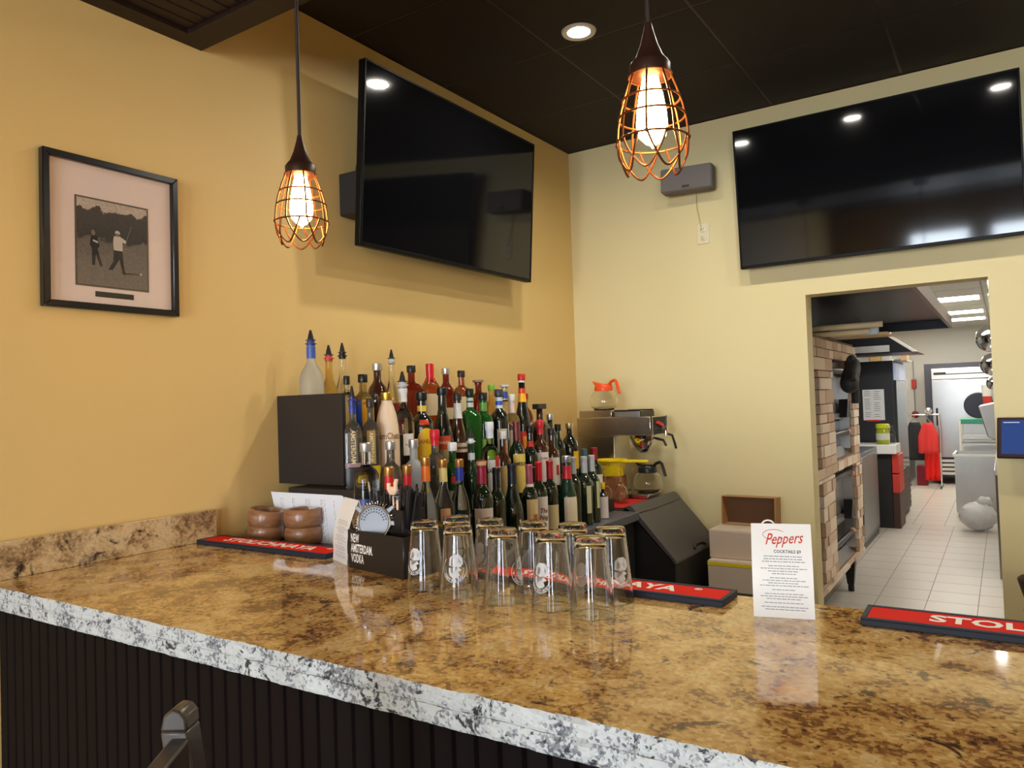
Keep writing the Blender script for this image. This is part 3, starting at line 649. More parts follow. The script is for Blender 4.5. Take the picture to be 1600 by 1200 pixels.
bottle(B_, 2.263, ZB, .329, .0370, 'burg', 'dark', 'screw', (18, 18, 18), [(.30, .46, (196, 74, 40), .62, 'BAILEYS', (240, 226, 200), .013, {'tz': .5, 'lift': .0004}), (.08, .30, (170, 150, 110), .5, None, None, 0, {'name': 'picture_label'})], 'dark sloping cream-liqueur bottle with an orange band over a picture label', face=-.75)
bottle(B_, 2.358, ZB, .309, .0320, 'burg', 'brown', 'screw', (48, 40, 38), [(.26, .38, (206, 190, 170), 1.0, None, None, 0), (.30, .33, (110, 60, 50), 1.0, None, None, 0, {'lift': .0004, 'name': 'stripe'}), (.70, .90, (214, 210, 206), 3.1, None, None, 0, {'name': 'neck_label'})], 'brown bottle with a white neck sleeve and striped label')
bottle(B_, 2.440, ZB, .324, .0360, 'square', 'green', 'screw', (20, 26, 22), [(.80, .86, (190, 196, 190), 3.1, None, None, 0, {'name': 'neck_band'}), (.88, .92, (190, 196, 190), 3.1, None, None, 0, {'name': 'neck_band'})], 'square green herbal-liqueur bottle with silver neck rings', rz=-.5)
bottle(B_, 2.530, ZB, .308, .0385, 'spirit', 'green', 'screw', (26, 26, 28), [(.12, .40, (150, 190, 60), .8, None, None, 0), (.78, .9, (96, 150, 60), 3.1, None, None, 0, {'name': 'neck_label'})], 'round bright green bottle with black cap')
bottle(B_, 2.648, ZB, .321, .0375, 'spirit', 'dark', 'screw', (60, 62, 70), [(.10, .50, (210, 196, 176), .55, None, None, 0), (.34, .46, (60, 84, 160), .3, None, None, 0, {'off': .15, 'lift': .0004, 'name': 'blue_panel'}), (.12, .30, (226, 130, 30), .34, None, None, 0, {'off': .1, 'lift': .0004, 'name': 'orange_panel'}), (.78, .93, (210, 214, 222), 3.1, None, None, 0, {'name': 'neck_label'}), (.82, .88, (44, 84, 190), 3.1, None, None, 0, {'lift': .0004, 'name': 'neck_band'})], 'dark bottle with blue-and-white neck and a label of blue and orange blocks', face=-.7)
bottle(B_, 2.745, ZB, .299, .0320, 'spirit', 'gold', 'screw', (214, 208, 204), [(.12, .50, (206, 186, 140), .7, None, None, 0), (.76, .96, (214, 190, 180), 3.1, None, None, 0, {'name': 'neck_label'})], 'pale gold bottle with a pinkish white neck sleeve')
bottle(B_, 2.832, ZB, .389, .0335, 'burg', 'dark', 'screw', (196, 40, 30), [(.02, .36, (206, 44, 24), .7, None, None, 0), (.16, .30, (232, 150, 40), .4, None, None, 0, {'lift': .0004, 'name': 'flame_panel'}), (.70, .80, (240, 180, 40), 3.1, None, None, 0, {'name': 'neck_flame'}), (.80, .86, (214, 60, 24), 3.1, None, None, 0, {'name': 'neck_red'}), (.93, .975, (230, 226, 220), 3.1, None, None, 0, {'name': 'neck_band'})], 'dark bottle with red and yellow flame neck, tallest near the corner')
bottle(B_, 2.978, 1.14, .333, .0390, 'square', 'brown', 'bar', (40, 36, 34), [(.1, .42, (196, 176, 140), .6, None, None, 0)], 'dark square bottle topped with a wide black bar stopper')
bottle(B_, 3.069, 1.14, .283, .0320, 'spirit', 'dgreen', 'metal', SIL, [(.1, .4, (170, 160, 140), .7, None, None, 0)], 'dark bottle with slim silver top beside the bar stopper')
bottle(B_, 3.140, 1.14, .233, .0325, 'squat', 'dark', 'screw', BL, [], 'low black round bottle beside the slim silver-topped one')
bottle(B_, 3.254, 1.14, .234, .0400, 'squat', 'dark', 'metal', (214, 196, 150), [(.05, .42, (232, 180, 30), .4, None, None, 0, {'off': .35})], 'low black bottle with gold top and small yellow label')
# ---- third tread
bottle(C_, 1.722, ZC, .292, .0375, 'spirit', 'clear', 'metal', SIL, [(.10, .42, (44, 64, 130), .9, None, None, 0)], 'clear vodka bottle with silver cap and dark blue label behind the straw caddy', face=-.8)
bottle(C_, 1.836, ZC, .290, .0335, 'spirit', 'smoke', 'metal', SIL, [(.30, .52, (40, 38, 42), .75, 'ABSO|VOD', (214, 216, 224), .020, {'xs': .75, 'bold': .0006, 'off': .25})], 'clear vodka bottle with silver cap and bold silver lettering', face=-.75)
bottle(C_, 1.950, ZC, .290, .0345, 'spirit', 'grey', 'metal', SIL, [(.30, .42, (214, 190, 40), .3, None, None, 0, {'off': .55})], 'grey frosted vodka bottle with silver cap')
bottle(C_, 2.064, ZC, .317, .0345, 'spirit', 'smoke', 'screw', (206, 26, 46), [(.06, .36, (60, 50, 52), .8, None, None, 0)], 'clear bottle with a bright red screw cap', wrap=(.86, (206, 26, 46), 0))
bottle(C_, 2.162, ZC, .266, .0340, 'spirit', 'green', 'screw', (226, 228, 226), [(.10, .38, (196, 192, 180), .8, None, None, 0), (.48, .58, (206, 40, 36), .5, None, None, 0, {'name': 'red_seal'})], 'green gin bottle with white cap and red seal')
bottle(C_, 2.276, ZC, .312, .0290, 'stoli', 'dgreen', 'pour', (226, 226, 230), [(.76, .86, (214, 216, 222), 3.1, None, None, 0, {'name': 'neck_label'})], 'slim dark green bottle with white-ringed pourer')
bottle(C_, 2.399, ZC, .331, .0335, 'spirit', 'clear', 'screw', (220, 222, 228), [(.16, .585, (222, 218, 214), .95, 'BACARDI', (40, 34, 36), .024, {'tz': .68, 'off': .3, 'xs': .85}), (.50, .63, (176, 44, 44), .3, None, None, 0, {'off': .5, 'lift': .0006, 'name': 'red_disc'})], 'clear rum bottle with white cap, white label and red disc', wrap=(.84, (216, 218, 226), 0))
bottle(C_, 2.488, ZC, .290, .0290, 'wine', 'brown', 'screw', (214, 206, 200), [(.10, .56, (206, 176, 110), .8, None, None, 0, {})], 'brown bottle with tan label left of the yellow-labelled whiskey')
bottle(C_, 2.590, ZC, .326, .0315, 'wine', 'wine', 'capsule', (110, 40, 44), [(.12, .60, (230, 204, 104), .85, 'JAMESON', (40, 36, 20), .020, {'tz': .74, 'xs': .8})], 'green whiskey bottle with dark red top and yellow label')
bottle(C_, 2.693, ZC, .304, .0300, 'wine', 'dark', 'screw', BL, [(.22, .46, (150, 140, 120), .62, None, None, 0), (.235, .445, (24, 20, 20), .58, None, None, 0, {'lift': .0005, 'name': 'dark_panel'}), (.74, .82, (196, 50, 44), 3.1, None, None, 0, {'name': 'neck_band'})], 'black bottle with framed dark label and red-and-black neck')
bottle(C_, 2.777, ZC, .325, .0325, 'spirit', 'brown', 'screw', (196, 36, 50), [(.2, .6, (222, 208, 200), .75, 'Crown', (150, 70, 60), .014, {'tz': .8})], 'brown bottle with red cap and white label', wrap=(.84, (200, 44, 56), 0))
bottle(C_, 2.873, ZC, .285, .0310, 'wine', 'brown', 'screw', (40, 34, 40), [(.14, .58, (216, 206, 190), .8, None, None, 0), (.30, .46, (186, 44, 40), .22, None, None, 0, {'off': .3, 'lift': .0005, 'name': 'red_oval'})], 'dark bottle with white label and red oval, last of its tread')
bottle(C_, 3.175, 1.0, .254, .0275, 'wine', 'dgreen', 'capsule', (60, 96, 104), [], 'small bottle with a teal foil neck behind the wines')
bottle(C_, 3.277, 1.0, .253, .0340, 'wine', 'wine', 'capsule', (150, 30, 44), [(.16, .5, (226, 214, 206), .8, None, None, 0)], 'wine bottle with dark red foil, nearest the yellow tub')
# ---- front row
def stoli(y, H, wrapc, band, txt, tcol, desc, z=1.0, extra=[]):
    bottle(D_, y, z, H, .0310, 'stoli', 'clear', 'metal', (190, 140, 80), [(.20, .32, band, .9, txt, tcol, .017, {'xs': .8, 'off': .05}), (.76, .92, wrapc, 3.1, None, None, 0, {'name': 'neck_label'})]+extra, desc, face=-.75)
stoli(1.700, .302, (200, 26, 36), (190, 60, 30), 'STOLI', (240, 226, 210), 'clear vodka bottle with red neck label, left of its twin behind the straws')
stoli(1.782, .300, (190, 24, 40), (200, 76, 36), 'STOLICH', (240, 226, 210), 'clear vodka bottle with red neck label next to the orange one')
stoli(1.872, .318, (238, 116, 30), (226, 96, 36), 'STOLICHNAYA', (250, 200, 150), 'clear vodka bottle with orange neck and orange band')
stoli(1.960, .304, (222, 206, 130), (206, 176, 60), 'STOLI', (240, 220, 150), 'clear vodka bottle with pale yellow neck and yellow band', extra=[(.34, .48, (222, 170, 130), .5, None, None, 0, {'name': 'peach_label'})])
stoli(2.048, .297, (36, 56, 160), (70, 56, 92), 'STOLI', (236, 232, 240), 'clear vodka bottle with blue neck and purple band')
RW = (196, 24, 44)
bottle(D_, 2.178, ZD, .342, .0360, 'wine', 'wine', 'capsule', (160, 34, 62), [(.14, .52, (222, 206, 194), .95, None, None, 0), (.955, .995, (214, 180, 120), 3.1, None, None, 0, {'lift': .0014, 'name': 'gold_top'})], 'wine bottle with pink-red foil, gold tip and blank white label', face=-.8, cat='wine bottle')
bottle(D_, 2.268, ZD, .309, .0300, 'wine', 'wine', 'capsule', (28, 28, 32), [], 'black wine bottle with black foil and no label', cat='wine bottle')
bottle(D_, 2.372, ZD, .313, .0365, 'burg', 'wine', 'capsule', (34, 38, 52), [(.28, .35, (214, 206, 190), .12, None, None, 0, {'off': .35, 'name': 'round_sticker'})], 'broad black wine bottle with navy foil and a tiny round sticker', cat='wine bottle')
bottle(-1.548, 2.4745, ZD, .302, .0290, 'wine', 'wine', 'capsule', (176, 84, 104), [(.10, .57, (220, 192, 140), .8, None, None, 0), (.14, .38, (170, 106, 40), .28, None, None, 0, {'off': .3, 'lift': .0005, 'name': 'brown_oval'}), (.725, .76, (220, 200, 190), 3.1, None, None, 0, {'name': 'neck_band', 'lift': .0006})], 'wine bottle with pink foil and tan label with brown oval', cat='wine bottle')
bottle(-1.560, 2.565, ZD, .305, .0300, 'wine', 'wine', 'capsule', (206, 22, 40), [(.06, .56, (226, 214, 204), .85, 'The|Neg', (120, 40, 40), .026, {'tz': .55, 'off': .12, 'shear': .2})], 'wine bottle with bright red foil and tall white label with red lettering', cat='wine bottle')
bottle(-1.562, 2.655, ZD, .302, .0290, 'wine', 'wine', 'capsule', (180, 26, 40), [(.10, .42, (206, 186, 140), .9, None, None, 0)], 'wine bottle with red foil and short tan label', cat='wine bottle')
bottle(-1.556, 2.785, ZD, .312, .0375, 'burg', 'dgreen', 'metal', SIL, [(.12, .46, (226, 208, 180), .8, None, None, 0), (.70, .88, (190, 30, 44), 3.1, None, None, 0, {'name': 'red_neck'})], 'sloping green wine bottle with silver tip and red neck', cat='wine bottle')
bottle(-1.572, 2.872, ZD, .300, .0300, 'wine', 'wine', 'capsule', (176, 178, 180), [], 'wine bottle with silver foil, first of the silver three', cat='wine bottle')
bottle(-1.556, 2.942, ZD, .297, .0315, 'wine', 'wine', 'capsule', (182, 184, 188), [(.18, .58, (196, 190, 150), .34, None, None, 0, {'off': .1})], 'wine bottle with silver foil and narrow pale label, middle of the silver three', cat='wine bottle')
bottle(-1.558, 3.018, ZD, .297, .0315, 'wine', 'wine', 'capsule', (186, 188, 190), [(.22, .62, (190, 190, 140), .26, None, None, 0, {'off': .35})], 'wine bottle with silver foil, last of the silver three', cat='wine bottle')
bottle(-1.56, 3.125, ZD, .164, .0205, 'spirit', 'dark', 'screw', (228, 190, 30), [(.02, .66, (220, 204, 198), 3.1, None, None, 0)], 'small bitters bottle with yellow cap and white paper wrap', wrap=None)
# ---------------------------------------------------------------- pint glasses, upside down
CT = 1.0702
HG = 0.150
def glass_mesh():
    t_ = 0.0032
    prof = []   # base up: wide rim on the counter
    ro = lambda z: 0.0435-(0.0435-0.0300)*z/HG
    outer = [(ro(z), z) for z in (0.0006, 0.004, 0.03, 0.06, 0.09, 0.12, 0.145)]+[(0.0285, HG-0.001), (0.024, HG), (0.0005, HG)]
    inner = [(0.0005, HG-0.016), (0.022, HG-0.017), (ro(0.13)-t_, 0.130), (ro(0.09)-t_, 0.09), (ro(0.05)-t_, 0.05), (ro(0.01)-0.0026, 0.01), (ro(0)-0.0022, 0.0)]
    g = G().lathe(outer[::-1]+[], 40, caps=False)
    g = G().lathe(inner+outer, 40, caps=False)
    n = 40; L_ = len(inner)+len(outer)
    g.f.append(tuple(range(n))[::-1]); g.f.append(tuple(range((L_-1)*n, L_*n)))
    return g
def on_glass(u, v):
    z = v; r = 0.0435-(0.0135)*z/HG+0.0005
    return (r*math.cos(u/r), r*math.sin(u/r), z)
M_FROST = mat('frosted_print', srgb(236, 238, 242), 0.7, trans=0.35)
def printed(pts, thick=None):
    return pts
src = glass_mesh().build('glass', M_GLASS)
COL.objects.unlink(src)
# etched emblem: a ring, a head in profile with a cap, an arc of letters
eg = G(); CZE = 0.062
def ringpts(r0, r1, a0, a1, n):
    vs = []; fs = []
    for i in range(n+1):
        a = a0+(a1-a0)*i/n
        vs += [on_glass(r0*math.cos(a), CZE+r0*math.sin(a)), on_glass(r1*math.cos(a), CZE+r1*math.sin(a))]
    for i in range(n): fs.append((2*i, 2*i+1, 2*i+3, 2*i+2))
    eg.add(vs, fs)
ringpts(0.0268, 0.0278, math.radians(130), math.radians(400), 40)
ringpts(0.0205, 0.0211, math.radians(165), math.radians(370), 30)
def patch(poly):   # fan of a star-shaped outline
    cx = sum(p[0] for p in poly)/len(poly); cz = sum(p[1] for p in poly)/len(poly)
    vs = [on_glass(cx, cz)]+[on_glass(*p) for p in poly]; n = len(poly)
    eg.add(vs, [(0, 1+i, 1+(i+1) % n) for i in range(n)])
patch([(-0.012, 0.070), (-0.010, 0.086), (-0.002, 0.093), (0.010, 0.093), (0.017, 0.086), (0.019, 0.074), (0.014, 0.067), (0.0, 0.066)])
patch([(-0.012, 0.0655), (0.010, 0.0655), (0.016, 0.060), (0.009, 0.057), (0.012, 0.049), (0.006, 0.045), (-0.002, 0.043), (-0.010, 0.049), (-0.013, 0.058)])
def arc_text(s, size, r, a_mid):
    vs, fs = text_geo(s, size, bold=0.0002, xs=1.0)
    out = []
    for x, y in vs:
        a = a_mid+x/r; rr = r-y
        out.append(on_glass(rr*math.cos(a), CZE+rr*math.sin(a)))
    eg.add(out, fs)
arc_text('ONY RO ANO', 0.0085, 0.0240, math.radians(-92))
em = eg.build('etched_emblem', M_FROST, smooth=False, fix=False); COL.objects.unlink(em)
GP = [(-1.118, 1.331, -95, 'at the left end of the front row'), (-1.006, 1.309, -68, 'second from the left in the front row'), (-0.890, 1.310, 10, 'in the middle of the front row'),
      (-0.776, 1.315, -100, 'fourth in the front row'), (-0.680, 1.300, 150, 'at the right end of the front row'),
      (-1.093, 1.418, 120, 'at the left end of the back row'), (-0.991, 1.409, 170, 'second from the left in the back row'), (-0.879, 1.413, 60, 'in the middle of the back row'),
      (-0.785, 1.422, -150, 'fourth in the back row'), (-0.690, 1.410, -38, 'at the right end of the back row')]
for x, y, a, wh in GP:
    t = thing('pint_glass', 'empty pint glass standing upside down '+wh, 'glass', (x, y, CT), (0, 0, math.radians(a)), 'upturned pint glasses on the bar')
    o = bpy.data.objects.new('glass', src.data); COL.objects.link(o); o.parent = t
    o = bpy.data.objects.new('etched_emblem', em.data); COL.objects.link(o); o.parent = t

# ---------------------------------------------------------------- bar mats
def bar_mat(label, x, y, rz, L_=0.61):
    t = thing('bar_mat', label, 'bar mat', (x, y, CT), (0, 0, rz), 'long bar mats on the counter edge')
    D_ = 0.096
    G().bx(-L_/2, L_/2, -D_/2, D_/2, 0, 0.011).build('rubber_base', M_RIM, t, bevel=0.002)
    G().bx(-L_/2, L_/2, -D_/2, -D_/2+0.009, 0.011, 0.014).bx(-L_/2, L_/2, D_/2-0.009, D_/2, 0.011, 0.014).bx(-L_/2, -L_/2+0.009, -D_/2+0.009, D_/2-0.009, 0.011, 0.014).bx(L_/2-0.009, L_/2, -D_/2+0.009, D_/2-0.009, 0.011, 0.014).build('rim', M_RIM, t, bevel=0.001, seg=1)
    p = G().bx(-L_/2+0.009, L_/2-0.009, -D_/2+0.009, D_/2-0.009, 0.011, 0.0125).build('red_panel', M_RED, t, smooth=False)
    lettering('lettering', 'STOLICHNAYA', 0.058, M_WHITE, p, lambda u, v: (u-0.005, v+0.002, 0.0129), bold=0.0018, xs=1.0)
    lettering('lettering', '®', 0.022, M_WHITE, p, lambda u, v: (u+0.232, v+0.020, 0.0129), bold=0.0004)
bar_mat('red bar mat with white lettering, by the wooden bowls at the left', -1.860, 1.497, math.radians(0.3), 0.575)
bar_mat('red bar mat with white lettering, behind the upturned pint glasses', -0.78, 1.503, math.radians(-0.8))
bar_mat('red bar mat with white lettering, in front of the kitchen doorway', 0.075, 1.497, math.radians(0.5))

# ---------------------------------------------------------------- table tents
def tent(label, x, y, rz, right):
    t = thing('menu_tent', label, 'menu card', (x, y, CT), (0, 0, rz), 'cocktail menu tents')
    W, H = 0.106, 0.166
    n = 14
    fr = [(-0.004-0.012*math.sin(PI*min(1, (1-i/n)*1.15)*0.9)+0.034*(i/n)**1.3, H*i/n) for i in range(n+1)]
    def strip(pts, th):
        g = G(); out = [(y_+th, z) for y_, z in pts]
        P = [(-W/2, y_, z) for y_, z in pts]+[(W/2, y_, z) for y_, z in pts]+[(-W/2, y_, z) for y_, z in out]+[(W/2, y_, z) for y_, z in out]
        k = len(pts); f = []
        for i in range(k-1):
            f += [(i, k+i, k+i+1, i+1), (2*k+i, 2*k+i+1, 3*k+i+1, 3*k+i), (i, i+1, 2*k+i+1, 2*k+i), (k+i, 3*k+i, 3*k+i+1, k+i+1)]
        f += [(0, 2*k, 3*k, k), (k-1, 2*k-1, 4*k-1, 3*k-1)]
        return g.add(P, f)
    front = strip(fr, 0.0008).build('front_page', M_CARD, t)
    strip([(0.031+0.045*(1-i/6), H*i/6) for i in range(7)], -0.0008).build('back_page', M_CARD, t)
    G().bx(-W/2, W/2, fr[0][0]+0.002, 0.074, 0.0, 0.0009).build('base_flap', M_CARD, t)
    def fy(z):
        f = max(0, min(0.9999, z/H))*n; i = int(f)
        return fr[i][0]+(fr[i+1][0]-fr[i][0])*(f-i)
    pl = lambda u, v: (u, fy(v)-0.0005, v)
    if right:
        G().tube([(-0.022+0.011*math.cos(a), 0.031, H-0.003+0.009*math.sin(a)) for a in [PI*i/10*1.0 for i in range(11)]], 0.0016, 6).build('binding_loop', M_CARD, t)
    if right: lettering('logo', 'Peppers', 0.027, M_REDINK, front, lambda u, v: pl(u*1.0+0.004, v+0.140+0.06*u), bold=0.0002, shear=0.4, xs=0.75)
    g = G(); lp = [(-0.012+0.020*math.cos(a)*1.0, 0.147+0.009*math.sin(a)) for a in [2*PI*i/20*0.8+0.6 for i in range(21)]]
    for (u0, v0), (u1, v1) in zip(lp, lp[1:]): g.tube([pl(u0, v0), pl(u1, v1)], 0.0005, 4)
    if right: g.build('logo_flourish', M_REDINK, front)
    if right: lettering('heading', 'COCKTAILS $9', 0.0075, M_INK, front, lambda u, v: pl(u+0.010, v+0.118), bold=0.00015, xs=0.95)
    g = G(); random.seed(5)
    z = 0.109
    for blk in (3, 4, 4, 1, 3, 1, 2):
        for q in range(blk):
            hw = random.uniform(0.020, 0.042); u = -hw+0.002
            while u < hw:
                wl = random.uniform(0.003, 0.009)
                z0, z1 = z, z+0.0014
                a = [pl(u, z0), pl(min(u+wl, hw+.003), z0), pl(min(u+wl, hw+.003), z1), pl(u, z1)]
                g.add(a, [(0, 1, 2, 3)]); u += wl+0.0013
            z -= 0.0046
        z -= 0.0028
    tag(g.build('fine_print', M_INKL, front, smooth=False, fix=False), kind='stuff')
tent('white cocktail menu tent with a red script heading near the kitchen doorway', -0.358, 1.441, math.radians(14), True)
tent('white curved menu tent tucked beside the black straw caddy', -1.505, 1.449, math.radians(-24), False)

# ---------------------------------------------------------------- straw caddy and what stands in it
ca = thing('straw_caddy', 'black plastic bar caddy with white vodka lettering', 'caddy', (-1.318, 1.44, CT), (0, 0, math.radians(-11)))
M_CAD = mat('caddy_plastic', srgb(34, 31, 31), 0.3)
g = G(); th_ = 0.003
def tray(x0, x1, y0, y1, h):
    g.bx(x0, x1, y0, y0+th_, 0, h).bx(x0, x1, y1-th_, y1, 0, h).bx(x0, x0+th_, y0+th_, y1-th_, 0, h).bx(x1-th_, x1, y0+th_, y1-th_, 0, h).bx(x0+th_, x1-th_, y0+th_, y1-th_, 0, 0.003)
tray(-0.115, 0.118, -0.055, 0.0, 0.098)
g.build('front_tray', M_CAD, ca, bevel=0.001, seg=1)
g = G(); tray(-0.120, -0.030, 0.001, 0.075, 0.150); g.build('tall_compartment', M_CAD, ca, bevel=0.001, seg=1)
g = G(); tray(-0.029, 0.045, 0.001, 0.075, 0.150); g.build('tall_compartment', M_CAD, ca, bevel=0.001, seg=1)
g = G(); tray(0.046, 0.118, 0.001, 0.075, 0.105); g.build('napkin_compartment', M_CAD, ca, bevel=0.001, seg=1)
for q, s_ in enumerate(('NEW', 'AMSTERDAM.', 'VODKA')):
    lettering('lettering', s_, 0.030, M_WHITE, ca, lambda u, v, q=q: (u-0.100, -0.0556, 0.077-0.0255*q+v), bold=0.0007, xs=0.52, align='LEFT')
CM = Matrix.Translation((-1.318, 1.44, CT)) @ Matrix.Rotation(math.radians(-11), 4, 'Z')
M_STRAW = mat('black_straw', (0.012, 0.012, 0.014), 0.3)
random.seed(11)
st = G().cyl((0, 0, 0), (0, 0, 0.2), 0.0031, 8).build('straw', M_STRAW); COL.objects.unlink(st)
def stick(name, data, lx, ly, lz, tx, ty, label, cat, group=None, sc=1.0):
    o = bpy.data.objects.new(name, data); COL.objects.link(o)
    o.matrix_world = CM @ Matrix.Translation((lx, ly, lz)) @ Matrix.Rotation(tx, 4, 'X') @ Matrix.Rotation(ty, 4, 'Y') @ Matrix.Diagonal((1, 1, sc, 1))
    return tag(o, label, cat, group)
for i in range(44):
    k = i % 13; rightc = i < 28
    lx = (0.004+0.034*((i*0.37) % 1)) if rightc else (-0.09+0.045*((i*0.37) % 1)); ly = 0.015+0.045*((i*0.61) % 1)
    stick('straw', st.data, lx, ly, 0.004, random.uniform(-.05, .08), (random.uniform(-.02, .22) if rightc else random.uniform(-.12, .03)), 'black plastic drinking straw in the bunch standing in the bar caddy', 'straw', 'black straws in the caddy', random.uniform(0.93, 1.04) if rightc else random.uniform(.86, .95))
for i, (lx, ly, tx, ty) in enumerate([(-0.098, 0.03, 0.02, -0.16), (-0.04, 0.02, 0.0, 0.06)]):
    stick('swizzle_stick', G().cyl((0, 0, 0), (0, 0, 0.21), 0.0022, 8).build('x', M_CHROME).data, lx, ly, 0.004, tx, ty, ['clear grey stirring rod at the left of the bar caddy', 'clear grey stirring rod in the middle of the bar caddy'][i], 'stirrer', 'stirring rods')
for o in [o for o in bpy.data.objects if o.name.startswith('x') and o.users_collection]: bpy.data.objects.remove(o)
# flesh-coloured animal-shaped pick
M_PICK = mat('peach_plastic', srgb(240, 206, 176), 0.4)
g = G().cyl((0, 0, 0), (0, 0, 0.18), 0.0022, 8)
g.tube([(-0.016, 0, 0.212), (-0.017, 0, 0.198), (-0.008, 0, 0.187), (0.006, 0, 0.187), (0.013, 0, 0.196), (0.012, 0, 0.208), (0.017, 0, 0.222)], 0.0055, 10)
g.sphere((-0.002, 0, 0.196), 0.011, 12, 8, (1.2, .5, .7)).sphere((0.012, 0, 0.212), 0.006, 10, 8)
p = g.build('cocktail_pick', M_PICK); p.matrix_world = CM @ Matrix.Translation((0.0, 0.012, 0.003)) @ Matrix.Rotation(-0.03, 4, 'Y')
tag(p, 'peach plastic cocktail pick with a curled animal head over the straws', 'cocktail pick')
p = G().bx(-0.004, 0.004, -0.001, 0.001, 0, 0.17).build('cocktail_pick', M_PICK, bevel=0.0008); p.matrix_world = CM @ Matrix.Translation((0.012, 0.008, 0.004)) @ Matrix.Rotation(0.03, 4, 'Y')
tag(p, 'flat peach wooden pick beside the strainer spring', 'cocktail pick')
# cocktail strainer standing in the front tray
ss = thing('cocktail_strainer', 'steel cocktail strainer with perforated disc and coil spring in the caddy', 'strainer', (0, 0, 0))
ss.matrix_world = CM @ Matrix.Translation((-0.036, -0.0275, 0.118)) @ Matrix.Rotation(math.radians(33), 4, 'Z') @ Matrix.Rotation(math.radians(-8), 4, 'X')
RS = 0.045
g = G(); n = 40
pts = [(RS*math.cos(2*PI*i/n), RS*math.sin(2*PI*i/n)) for i in range(n)]
g.prism(pts, 'y', -0.001, 0.001)
M_STRN = mat('strainer_steel', (0.17, 0.17, 0.18), 0.45, 0.9)
di = g.build('disc', M_STRN, ss, bevel=0.0006, seg=1)
G().tube([((RS-0.001)*math.cos(2*PI*i/n), -0.0015, (RS-0.001)*math.sin(2*PI*i/n)) for i in range(n)], 0.0022, 8, closed=True).build('rim', M_CHROME, ss)
G().tube([(0.0395*math.cos(2*PI*i/n), -0.0012, 0.0395*math.sin(2*PI*i/n)) for i in range(n)], 0.0009, 6, closed=True).build('ridge', M_BLKM, di)
h0 = G().prism(ell(0, 0, 0.0024, 0.0024, 8), 'y', -0.0014, -0.0009).build('hole', M_BLK, di, smooth=False)
first = True
for rr, cnt, a0 in ((0.034, 13, 0), (0.027, 11, 0.1)):
    for i in range(cnt):
        a = math.radians(15)+math.radians(150)*i/(cnt-1)
        p_ = (rr*math.cos(a), 0, rr*math.sin(a))
        if first: h0.location = p_; first = False
        else: share(h0, 'hole', di, p_)
g = G()
lp = []
for i in range(30*10):
    a = math.radians(-35)+math.radians(250)*i/299; ph_ = 2*PI*30*i/299
    rr = RS+0.004+0.0065*math.cos(ph_); lp.append((rr*math.cos(a), 0.006+0.0065*math.sin(ph_), rr*math.sin(a)))
g.tube(lp, 0.0009, 5).build('coil_spring', M_CHROME, ss)
for k, (a, l) in enumerate(((142, 0.016), (38, 0.018), (-2, 0.022))):
    a = math.radians(a)
    G().prism([(RS*0.9, -0.006), (RS+l, -0.0045), (RS+l+0.004, 0), (RS+l, 0.0045), (RS*0.9, 0.006)], 'y', -0.001, 0.001, Matrix.Rotation(-a, 4, 'Y')).build('lug', M_STRN, ss, bevel=0.0006, seg=1)

# ---------------------------------------------------------------- bowls, tray and the menu sheet on the back counter
tr = box('serving_tray', mat('black_tray', (0.012, 0.011, 0.011), 0.45), -2.18, -1.80, 1.585, 1.718, 0.9402, 1.048, bevel=0.004)
tag(tr, 'black box-shaped tray under the wooden bowls', 'tray')
def bowl(label, x, y, z, rot=(0, 0, 0), r=0.060, h=0.056):
    g = G().lathe([(0.001, 0.006), (r*0.70, 0.004), (r*0.88, 0.0), (r*0.965, h*0.10), (r, h*0.35), (r, h*0.65), (r*0.965, h*0.88), (r*0.90, h*0.98), (r*0.84, h), (r*0.72, h*0.96), (r*0.66, h*0.7), (r*0.55, h*0.45), (0.001, h*0.4)], 36, caps=False)
    o = g.build('wooden_bowl', M_WOODB, loc=(x, y, z), rot=rot)
    return tag(o, label, 'bowl', 'small turned wooden bowls')
bowl('turned wooden bowl at the bottom of the left stack', -2.085, 1.665, 1.0485)
bowl('tilted turned wooden bowl on top of the left stack', -2.085, 1.662, 1.0995, (math.radians(-5), math.radians(9), 0))
bowl('turned wooden bowl at the bottom of the right stack', -1.930, 1.69, 1.0485)
bowl('turned wooden bowl on top of the right stack by the menu sheet', -1.930, 1.69, 1.1055, r=0.0615)
ps = thing('menu_sheet', 'white printed menu sheet leaning behind the wooden bowls', 'menu', (-1.95, 1.7235, 0.9405), (math.radians(-1.5), 0, 0))
G().prism([(-0.10, 0), (0.17, 0), (0.165, 0.258), (0.155, 0.262), (-0.185, 0.262), (-0.14, 0.13)], 'y', 0, 0.0008).build('sheet', M_PAPER, ps, smooth=False)
g = G(); random.seed(3)
for k, u in enumerate([-0.135, -0.125, -0.075, -0.068, -0.01, 0.0, 0.008, 0.06, 0.068, 0.078, 0.12]):
    v = 0.245
    while v > 0.03:
        l = random.uniform(0.006, 0.02); w_ = 0.0022 if k in (2, 4, 7) else 0.0014
        s0 = 0.33*(0.245-v)*0.45
        g.add([(u+s0, -0.0004, v-l), (u+s0+w_, -0.0004, v-l), (u+s0+w_, -0.0004, v), (u+s0, -0.0004, v)], [(0, 1, 2, 3)]); v -= l+0.004
tag(g.build('print', M_INKL, ps, smooth=False, fix=False), kind='stuff')

